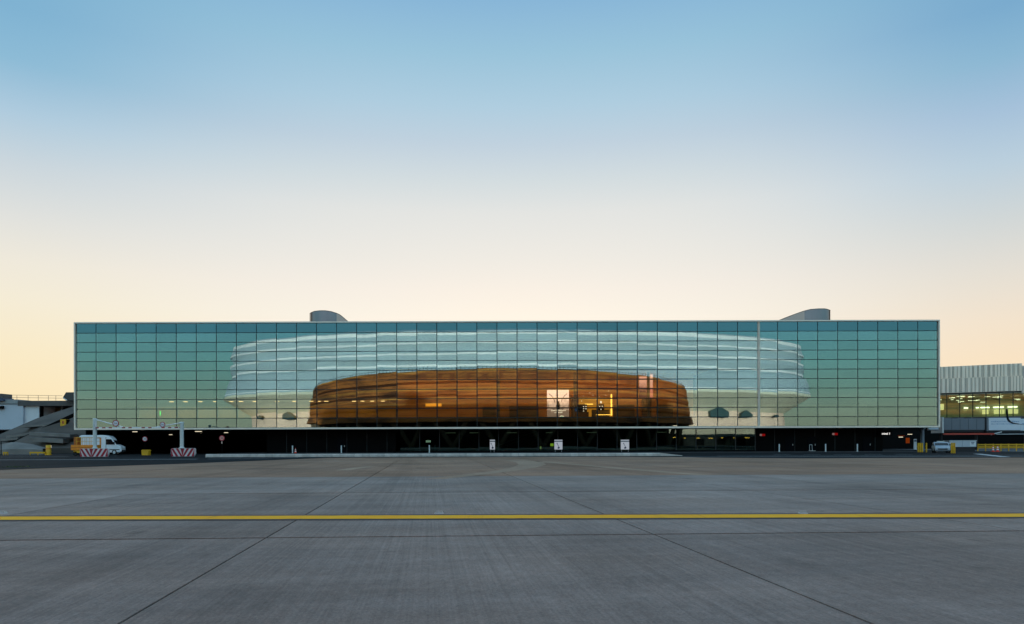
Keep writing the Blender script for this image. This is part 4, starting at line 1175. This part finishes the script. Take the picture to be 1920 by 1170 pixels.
# raised courses across the banks
for a, c, Y, w in (((45, 800), (104, 796.5), 126.5, 0.18), ((18, 819.5), (70, 813), 125.2, 0.22), ((2, 826), (40, 822), 124.6, 0.22), ((62, 813), (138, 817), 113.2, 0.25), ((60, 823.5), (125, 827), 112.2, 0.35)):
    p, q = W(a[0], a[1], Y), W(c[0], c[1], Y)
    MB().hexa([p+Vector((0,-0.9,-w)), q+Vector((0,-0.9,-w)), q+Vector((0,1.2,-w)), p+Vector((0,1.2,-w)), p+Vector((0,-0.9,w)), q+Vector((0,-0.9,w)), q+Vector((0,1.2,w)), p+Vector((0,1.2,w))]).build('concrete_course', m_rampl, rp)
p, q = W(22, 831, 119), W(140, 776, 119)
MB().hexa([p+Vector((0,-0.4,-0.35)), q+Vector((0,-0.4,-0.35)), q+Vector((0,0.4,-0.35)), p+Vector((0,0.4,-0.35)), p+Vector((0,-0.4,0.1)), q+Vector((0,-0.4,0.1)), q+Vector((0,0.4,0.1)), p+Vector((0,0.4,0.1))]).build('gap_bar', m_black, rp)  # black bar put in for the dark gap between the slopes
p = W(122, 795, 117.6)
yb = thing('yellow_cabinet', 'small yellow cabinet with a dark mark sitting on the ramp edge', 'cabinet', (p.x, 117.6, p.z))
MB().box(p.x-0.58, p.x+0.42, 117.2, 118.0, p.z-0.4, p.z+0.8).build('body', m_yelp, yb, bevel=0.04)
MB().box(p.x+0.422, p.x+0.70, 117.3, 118.0, p.z-0.4, p.z+0.72).build('dark_side', m_black, yb)
MB().box(p.x-0.2, p.x+0.05, 117.18, 117.197, p.z+0.05, p.z+0.5).build('dark_mark', m_red, yb)

m_bluew = mat('blue_white_wall', (0.50, 0.54, 0.60), 0.6, var=0.08, vscale=0.2)
m_palew = mat('pale_wall_panel', (0.66, 0.68, 0.70), 0.6, var=0.04)
m_beam = mat('dark_concrete_beam', (0.11, 0.10, 0.095), 0.9, var=0.2, vscale=0.4)
m_greyb = mat('grey_roof_edge', (0.30, 0.31, 0.31), 0.8, var=0.12, vscale=0.4)
lb = thing('pier_building', 'low white-walled pier building with a concrete roof beam behind the ramp', 'building', (-105, 140, 0))
YP = 140.0
def pb(px0, px1, py0, py1, Y, dep, name, m, parent=lb):
    p, q = W(px0, py1, Y), W(px1, py0, Y)
    return MB().box(p.x, q.x, Y, Y+dep, p.z, q.z).build(name, m, parent)
pb(-260, 43.5, 758, 806, YP-0.5, 18, 'blue_wall', m_bluew)
pb(44, 73.5, 760, 806, YP, 17, 'pale_panel', m_palew)
pb(-260, 33, 749, 757.7, YP-0.8, 18, 'roof_edge', m_greyb)
pb(33.4, 190, 751, 761, YP-0.6, 18, 'roof_beam', m_beam)
pb(73.7, 77, 761.2, 830, YP+0.2, 0.8, 'end_pier', m_black)
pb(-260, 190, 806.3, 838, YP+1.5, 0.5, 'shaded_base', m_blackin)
pb(77.2, 190, 761.2, 800, YP+7, 0.4, 'rear_lining', mat('brown_lining', (0.10, 0.07, 0.035), 0.8, var=0.3, vscale=0.3))
pb(77.2, 112, 764, 786, YP+5, 0.3, 'ochre_screen', mat('ochre_screen', (0.20, 0.14, 0.06), 0.8, var=0.2))
pb(82, 104, 780, 795, YP+3, 0.3, 'low_sign', m_bluew)
pb(114.5, 116.5, 761.2, 790, YP+1.5, 0.4, 'thin_column', m_greyb)
pb(135, 136.4, 761.2, 785, YP+1.5, 0.4, 'thin_column', m_greyb)
pb(-8, 4, 761, 766, YP-1.2, 0.6, 'box_lamp', m_black)
hx = [W(px, py, YP-2) for px, py in ((118, 745), (124, 735.5), (190, 735.5), (190, 751), (126, 751))]
c_ = MB().prism([(p.x, p.z) for p in hx], YP-2, YP+6).build('control_cab', mat('dark_cab', (0.05, 0.045, 0.045), 0.5, var=0.2), lb)
p, q = W(118.5, 746, YP-2.1), W(126, 750.8, YP-2.1)
MB().tube(p, q, 0.12, n=6).build('cab_strut', m_galv, lb)
rl = MB()
for k, px in enumerate((-60, -30, 12, 32, 53, 72, 91, 105)):
    a, c = W(px, 751, YP+1), W(px, 741.5, YP+1); rl.tube(a, c, 0.04, n=5)
for py in (741.5, 746):
    rl.tube(W(-60, py-2, YP+1), W(117, py+0.6, YP+1), 0.035, n=5)
rl.build('roof_railing', m_beam, lb)
pb(-30, 3, 738, 746, YP-1, 3, 'roof_unit', m_beam)
pb(-30, 6, 746, 752, YP-1.4, 3, 'roof_unit', mat('blue_unit', (0.05, 0.07, 0.12), 0.6))
# dark post at the picture edge by the rail
p = W(2, 838, 98)
t = thing('dark_post', 'thin dark post at the foot of the ramp, at the picture edge', 'post', (p.x, 98, 0.012))
MB().tube((p.x, 98, 0.012), (p.x, 98, 2.0), 0.06, n=8).build('shaft', m_black, t)
MB().box(p.x-0.15, p.x+0.15, 97.85, 98.15, 0.012, 0.06).build('foot', m_black, t)
# tuft of weeds on the asphalt edge
wd = MB(); c = G(34, 876)
for k in range(160):
    x, y = c.x+random.gauss(0, 0.45), c.y+random.gauss(0, 0.5); a = random.uniform(0, 6.28); h = random.uniform(0.04, 0.13)
    dx, dy = 0.02*math.cos(a), 0.02*math.sin(a)
    wd.add([(x-dx, y-dy, 0.0), (x+dx, y+dy, 0.0), (x+dy*4, y-dx*4, h)], [(0, 1, 2)])
tag(wd.build('weeds', mat('weed_green', (0.06, 0.08, 0.03), 0.8)), 'sparse weeds growing on the asphalt edge', 'weeds', kind='stuff')

# ------------------------------------------------------------------ terminal with ribbed cladding on the right
rzr = math.atan2(-0.461, 0.887)
rt = thing('ribbed_terminal', 'terminal with pale ribbed metal cladding over a lit glass storey', 'building', (94.0, 150.0, 0), rz=rzr)
m_clad = mat('pale_metal_cladding', (0.98, 0.80, 0.63), 0.6, 0.0, var=0.06, vscale=0.2)
m_rib = mat('shadow_rib', (0.13, 0.105, 0.088), 0.6, 0.0)
U0r, UST, U1r = -22.0, 14.6, 75.0
for (a, c, dz, dy) in ((U0r, UST-0.02, 0.0, 0.0), (UST+0.02, U1r, -0.55, -0.25)):
    MB().box(a, c, dy, dy+25, 15.3+dz, 17.9+dz).build('upper_cladding', m_clad, rt)
    MB().box(a, c, dy-0.25, dy+25, 12.1+dz, 15.25+dz).build('lower_cladding', m_clad, rt)
    for z0, z1, yy, seed in ((15.32+dz, 17.88+dz, dy, 5), (12.12+dz, 15.22+dz, dy-0.25, 8)):
        rr = random.Random(seed); m_ = MB(); u = a+0.1; m2 = MB()
        while u < c-0.3:
            for _ in range(rr.choice((1, 1, 2, 2, 3))):
                w = rr.uniform(0.045, 0.075)
                m_.box(u, u+w, yy-0.03, yy-0.003, z0, z1)  # raised dark strips; the shade of the grooves is their colour
                u += w + rr.uniform(0.10, 0.15)
            pw = rr.uniform(0.22, 0.50)
            m2.box(u, u+pw, yy-0.10, yy-0.003, z0, z1)
            u += pw + 0.04
        tag(m_.build('groove_strips', m_rib, rt), kind='stuff')
        tag(m2.build('cladding_ribs', m_clad, rt), kind='stuff')
MB().box(U0r, U1r, 0.3, 25, 11.85, 12.05).build('storey_lintel', m_beam, rt)
MB().box(U0r, U1r, -0.1, 25, 6.45, 6.80).build('storey_floor', m_beam, rt)
MB().box(U0r, U1r, 13.0, 13.3, 6.8, 11.85).build('inner_wall', mat('olive_wall', (0.52, 0.62, 0.46), 0.8, var=0.1), rt)
MB().box(U0r, U1r, 0.4, 13.0, 11.70, 11.82).build('inner_ceiling', mat('olive_ceiling', (0.55, 0.62, 0.48), 0.8), rt)
MB().box(U0r, U1r, 2.0, 25, 0.0, 6.45).build('ground_storey', m_blackin, rt)
nb = 0
u = U0r + 0.3
us = [1.36 + k*2.37 for k in range(-9, 31)]
for a, c in zip(us, us[1:]):
    MB().box(a+0.06, c-0.06, 0.42, 0.45, 6.82, 11.83).build('window_pane', m_glass_far, rt)
    MB().box(a-0.07, a+0.07, 0.28, 0.5, 6.81, 11.84).build('mullion', m_mull, rt)
E_tl = emat('terminal_lamp', (1.0, 0.96, 0.72), 2.2)
E_ty = emat('terminal_board', (1.0, 0.90, 0.45), 0.6)
rr = random.Random(4)
for k in range(46):
    a = -2 + rr.uniform(0, 26); y = rr.uniform(2, 11); w = rr.uniform(0.5, 1.2)
    zl = 11.6 - 0.12*y*rr.uniform(0.5, 1.0)
    MB().box(a, a+w, y, y+0.10, zl-0.05, zl).build('ceiling_lamp', E_tl, rt)
for a, c in ((3.6, 4.4), (5.9, 6.5), (6.8, 8.5), (9.2, 11.2), (11.9, 13.7)):
    MB().box(a+2.2, c+2.2, 12.5, 12.6, 9.15, 9.40).build('light_strip', E_tl, rt)
for a, c in ((7.1, 8.3), (9.3, 10.7), (10.85, 11.3), (12.0, 12.8), (13.0, 13.8)):
    MB().box(a+2.2, c+2.2, 12.4, 12.5, 7.75, 8.75).build('lit_board', E_ty, rt)
MB().box(-1.2, 1.6, 9.5, 9.6, 8.8, 10.2).build('lit_board', E_ty, rt)

# ------------------------------------------------------------------ jet bridges
m_jet = mat('blue_grey_bridge', (0.14, 0.16, 0.19), 0.5, 0.1, var=0.1, vscale=0.3)
m_jetw = mat('white_bridge', (0.60, 0.64, 0.70), 0.5, var=0.06)
m_jetd = mat('dark_under_frame', (0.02, 0.02, 0.024), 0.7)
YJ = 122.0
def jx(px): return W(px, 800, YJ).x
jb = thing('jet_bridge', 'blue-grey windowless jet bridge section beside the corner of the glass building', 'jet bridge', (jx(1806), YJ, 0))
zj0, zj1 = W(1806, 806.5, YJ).z, W(1806, 784.5, YJ).z
MB().box(jx(1769), jx(1847), YJ, YJ+3.2, zj0, zj1).build('tunnel', m_jet, jb, bevel=0.06)
MB().box(jx(1766.5), jx(1768.8), YJ-0.1, YJ+3.3, zj0-0.5, zj1+0.25).build('end_frame', m_galv, jb)
MB().box(jx(1847.2), jx(1849.3), YJ-0.12, YJ+3.3, zj0-0.2, zj1+0.2).build('joint_frame', m_jetd, jb)
MB().box(jx(1771), jx(1846), YJ+0.2, YJ+3.0, zj0-0.32, zj0-0.01).build('under_frame', m_jetd, jb)
for px in (1797, 1823):
    MB().box(jx(px)-0.35, jx(px)+0.35, YJ+0.8, YJ+1.6, zj1+0.01, zj1+0.22).build('roof_lamp', m_jetd, jb)
for px in (1775, 1842):
    MB().tube((jx(px), YJ+1.6, 0.0), (jx(px), YJ+1.6, zj0-0.3), 0.25, n=12).build('leg', m_jetd, jb)
for k in range(1, 5):
    x = jx(1769) + k*(jx(1847)-jx(1769))/5
    MB().box(x-0.02, x+0.02, YJ-0.02, YJ-0.002, zj0+0.08, zj1-0.08).build('panel_joint', m_jetd, jb)
jw = thing('jet_bridge', 'white jet bridge section with two lines of blue lettering', 'jet bridge', (jx(1885), YJ, 0))
MB().box(jx(1850), jx(1853), YJ-0.05, YJ+3.2, zj0-0.15, zj1+0.22).build('end_frame', m_jet, jw)
MB().box(jx(1853.3), jx(1913.5), YJ-0.1, YJ+3.2, zj0-0.05, zj1+0.05).build('tunnel', m_jetw, jw, bevel=0.05)
MB().box(jx(1914), jx(2060), YJ-0.05, YJ+3.1, zj0-0.15, zj1-0.08).build('inner_tunnel', m_jetw, jw, bevel=0.05)
MB().box(jx(1851), jx(1914), YJ-0.05, YJ+3.1, zj1+0.06, zj1+0.24).build('roof_rail', m_jet, jw)
MB().box(jx(1851), jx(1913.5), YJ+0.1, YJ+3.0, zj0-0.42, zj0-0.06).build('under_frame', m_jetd, jw)
MB().box(jx(1914), jx(2060), YJ+0.1, YJ+3.0, zj0-0.5, zj0-0.16).build('under_frame', m_jetd, jw)
m_ltr = mat('blue_letters', (0.03, 0.17, 0.38), 0.5)
def lettering(x0, x1, z, h, seed):
    m_ = MB(); rr = random.Random(seed); x = x0
    while x < x1-0.1:
        w = rr.uniform(0.08, 0.16)
        z1_ = z + h*rr.choice((0.75, 0.75, 1.0))
        m_.box(x, x+0.035, YJ-0.115, YJ-0.102, z, z1_)
        if rr.random() < 0.7: m_.box(x+0.035, x+w, YJ-0.115, YJ-0.102, z1_-0.04, z1_)
        if rr.random() < 0.6: m_.box(x+0.035, x+w, YJ-0.115, YJ-0.102, z, z+0.04)
        if rr.random() < 0.6: m_.box(x+w-0.035, x+w, YJ-0.115, YJ-0.102, z+0.041, z1_-0.041)
        x += w + rr.choice((0.04, 0.04, 0.04, 0.13))
    return m_
lettering(jx(1858), jx(1911), W(1880, 791.5, YJ).z, 0.22, 1).build('lettering', m_ltr, jw)
lettering(jx(1858), jx(1905), W(1880, 795.7, YJ).z, 0.18, 2).build('lettering', m_ltr, jw)
MB().box(jx(1916), jx(2000), YJ-0.06, YJ-0.052, W(1920, 794.2, YJ).z, W(1920, 793.2, YJ).z).build('lettering', m_ltr, jw)
for px in (1935, 2030):
    MB().tube((jx(px), YJ+1.6, 0.0), (jx(px), YJ+1.6, zj0-0.5), 0.25, n=12).build('leg', m_jetd, jw)
tag(MB().box(jx(1764), jx(1858), YJ-0.9, YJ-0.6, W(1806, 815.3, YJ).z, W(1806, 812.2, YJ).z).build('red_beam', mat('red_beam_paint', (0.45, 0.05, 0.03), 0.5)), 'long red beam running under the blue-grey jet bridge', 'beam')
gb = MB(); gb.tube((jx(1852), YJ-0.8, W(1852, 815, YJ).z), (jx(1872), YJ-0.8, W(1872, 810, YJ).z), 0.09, n=6); gb.tube((jx(1862), YJ-0.8, W(1880, 814.2, YJ).z), (jx(1990), YJ-0.8, W(1950, 813.4, YJ).z), 0.06, n=6)
gb.tube((jx(1930), YJ-0.8, 0), (jx(1930), YJ-0.8, W(1930, 814.2, YJ).z), 0.06, n=6)
tag(gb.build('gangway_rail', m_galv), 'grey rail sloping up below the lettered jet bridge', 'rail')

# upswept wing tip
wg = thing('aircraft_wing', 'dark upswept wing tip of an aircraft in front of the lettered jet bridge', 'aircraft', (W(1895, 795, 112).x, 112, W(1895, 795, 112).z))
path = [(1888.6, 767, 0.10), (1889.4, 775, 0.20), (1890.2, 781, 0.30), (1891.5, 786, 0.36), (1894.5, 790, 0.34), (1899, 792.6, 0.26), (1905, 794, 0.2), (1911, 794.8, 0.16)]
def sweep(path, name, m):
    m_ = MB(); vs = []
    for i, (px, py, th) in enumerate(path):
        p = W(px, py, 112.0)
        a, c = path[max(0, i-1)], path[min(len(path)-1, i+1)]
        d = (W(c[0], c[1], 112)-W(a[0], a[1], 112)).normalized(); n = Vector((-d.z, 0, d.x))
        ch = 0.25 + 0.05*i
        vs += [p + n*th/2 + Vector((0, 0.2, 0)), p - n*th/2 + Vector((0, 0.2, 0)), p + Vector((0, ch, 0)), p + Vector((0, -ch*0.25, 0))]
    fs = []
    for i in range(len(path)-1):
        k = i*4
        for a, c in ((0, 2), (2, 1), (1, 3), (3, 0)):
            fs.append((k+a, k+c, k+4+c, k+4+a))
    fs += [(0, 3, 1, 2), tuple(4*(len(path)-1)+q for q in (0, 2, 1, 3))]
    m_.add(vs, fs)
    return m_.build(name, m, wg)
sweep(path, 'wing_tip', mat('dark_blue_wing', (0.010, 0.016, 0.028), 0.35))
sweep([(1911.2, 794.8, 0.16), (1950, 797, 0.3), (2020, 800, 0.5), (2100, 803, 0.8)], 'wing', mat('pale_wing', (0.45, 0.48, 0.52), 0.4))

# ------------------------------------------------------------------ small things on the right
# round column at the corner and duct
p = W(1729.3, 840, D+4)
t = thing('round_column', 'round blue-grey column under the corner of the glass building', 'column', (p.x, D+4, 0.012))
MB().tube((p.x, D+4, 0.012), (p.x, D+4, ZB-0.45), 0.27, n=20).build('shaft', mat('blue_grey_column', (0.13, 0.18, 0.24), 0.5), t)
MB().lathe((p.x, D+4, ZB-0.5), [(0.27, 0.0), (0.42, 0.12), (0.42, 0.26)], 20).build('capital', m_jet, t)
MB().tube((p.x+0.5, D+3.4, ZB-0.45), (p.x+2.0, D+3.4, ZB-0.45), 0.2, n=14).build('duct', mat('pale_duct', (0.40, 0.45, 0.50), 0.4), t)
def guard(px0, px1, py0, lab, Y, n):
    p, q = W(px0, 838, Y), W(px1, 838, Y)
    t = thing('yellow_guard', lab, 'guard', ((p.x+q.x)/2, Y, 0.012), 'yellow steel guards by the corner')
    zt = W((px0+px1)/2, py0, Y).z
    w = (q.x-p.x)/n
    for k in range(n):
        MB().tube((p.x+(k+0.5)*w, Y, 0.012), (p.x+(k+0.5)*w, Y, zt), w*0.40, n=12).build('post', m_yelp, t)
    MB().box(p.x, q.x, Y+w*0.1, Y+w*0.3, zt*0.55, zt*0.72).build('cross_plate', m_yelp, t)
guard(1782.5, 1791.5, 830.3, 'tall yellow steel guard posts beside the white car', 90.0, 3)
guard(1720.0, 1731.0, 830.5, 'dim yellow guard posts at the foot of the round column', 99.0, 3)
guard(1735.5, 1738.5, 830.5, 'single yellow guard post between the round column and the white car', 99.0, 1)
p = W(1715.5, 833, D+3)
t = thing('info_panel', 'pale upright panel with a dark top standing left of the round column', 'sign', (p.x, D+3, 0.012))
MB().box(p.x-0.22, p.x+0.22, D+2.9, D+3.0, 0.35, 1.95).build('board', mat('pale_board', (0.55, 0.60, 0.66), 0.5), t)
MB().box(p.x-0.18, p.x+0.18, D+2.88, D+2.897, 1.55, 1.80).build('dark_mark', m_ink, t)
MB().box(p.x-0.05, p.x+0.05, D+2.92, D+2.98, 0.012, 0.35).build('stand', m_black, t)

def car():
    Yc = 94.0
    p = W(1764, 840, Yc)
    t = thing('car', 'white car seen head-on between the yellow guards', 'car', (p.x, Yc, 0.012), rz=R(-116))
    # local +x forward (towards the camera after the turn)
    side_ = [(-2.1, 0.35), (-2.15, 0.85), (-1.95, 1.02), (-1.45, 1.10), (-0.95, 1.48), (0.25, 1.50), (1.05, 1.02), (1.85, 0.88), (2.10, 0.66), (2.12, 0.35), (1.9, 0.24), (-1.9, 0.24)]
    MB().prism(side_, -0.88, 0.88).build('body', mat('shaded_white_car', (0.36, 0.42, 0.48), 0.3, spec=0.5), t, bevel=0.12)  # white paint with bluish shade mixed into the colour
    MB().hexa([(0.28, -0.72, 1.47), (0.28, 0.72, 1.47), (0.24, 0.7, 1.44), (0.24, -0.7, 1.44), (1.06, -0.80, 1.05), (1.06, 0.80, 1.05), (1.02, 0.8, 1.0), (1.02, -0.8, 1.0)]).build('windscreen', m_carglass, t)
    MB().prism([(-1.2, 1.08), (0.85, 1.05), (0.15, 1.42), (-0.85, 1.42)], 0.884, 0.89).build('side_window', m_carglass, t)
    MB().box(2.08, 2.14, -0.55, 0.55, 0.46, 0.62).build('grille', m_rubber, t)
    for y in (-0.66, 0.66):
        MB().box(1.98, 2.125, y-0.2, y+0.2, 0.64, 0.76).build('headlight', mat('lamp_glass', (0.6, 0.65, 0.7), 0.1), t)
    for x in (-1.35, 1.35):
        for y in (-0.82, 0.82):
            w_ = MB().tube((x, y-0.1, 0.31), (x, y+0.1, 0.31), 0.31, n=18).build('wheel', m_rubber, t)
    MB().box(-0.3, 0.0, -0.45, 0.45, 1.51, 1.62).build('roof_beacon', mat('beacon_pale', (0.55, 0.58, 0.55), 0.3), t)
    for y in (-1.0, 1.0):
        MB().box(0.55, 0.75, y-0.12, y+0.12, 1.02, 1.16).build('mirror', m_rubber, t)
car()

# pale bins with a labelled end
Yb_ = 103.0
p, q = W(1780, 841, Yb_), W(1830.5, 825.5, Yb_)
bn = thing('equipment_bin', 'long pale blue-grey equipment bin in two panels behind the yellow guard', 'bin', ((p.x+q.x)/2, Yb_, 0.012))
zb_ = W(1805, 838, Yb_).z
mid = W(1804.5, 830, Yb_).x
m_bin = mat('pale_bin', (0.42, 0.48, 0.54), 0.5, var=0.06)
MB().box(p.x, mid-0.03, Yb_, Yb_+1.4, zb_, q.z-0.12).build('panel_box', m_bin, bn)
MB().box(mid+0.03, q.x, Yb_, Yb_+1.4, zb_, q.z-0.12).build('panel_box', m_bin, bn)
MB().box(p.x-0.05, q.x+0.05, Yb_-0.05, Yb_+1.45, q.z-0.118, q.z).build('lid', m_bin, bn)
lbx = q.x-0.95
MB().box(lbx, q.x-0.08, Yb_-0.02, Yb_-0.003, zb_+0.1, q.z-0.2).build('label_plate', mat('plate_white', (0.62, 0.66, 0.70), 0.5), bn)
lt = MB()
for k, (a, c) in enumerate(((0.15, 0.65), (0.2, 0.55))):
    lt.box(lbx+a, lbx+c, Yb_-0.03, Yb_-0.021, zb_+0.62-0.2*k, zb_+0.72-0.2*k)
lt.build('label_print', m_ink, bn)
MB().box(p.x+0.1, q.x-0.1, Yb_+0.15, Yb_+1.3, 0.012, zb_-0.002).build('plinth', m_jetd, bn)

# yellow rail
Yr = 108.0
rl = thing('yellow_rail', 'long low yellow barrier rail before the dark terminal base', 'rail', (W(1880, 840, Yr).x, Yr, 0.012))
xa, xb = W(1834, 838, Yr).x, W(2060, 838, Yr).x
z_ = lambda py: W(1880, py, Yr).z
for py in (833.4, 836.6, 839.6):
    MB().box(xa, xb, Yr-0.03, Yr+0.03, z_(py)-0.075, z_(py)+0.075).build('bar', m_yelp, rl)
k = 0
x = xa
while x <= xb:
    MB().box(x-0.07, x+0.07, Yr+0.032, Yr+0.12, 0.012, z_(833.0)+0.08).build('post', m_yelp, rl); x += 1.22
p = W(1770, 800, YJ-2)

for o in scene.objects:
    if '_local' in o: del o['_local']
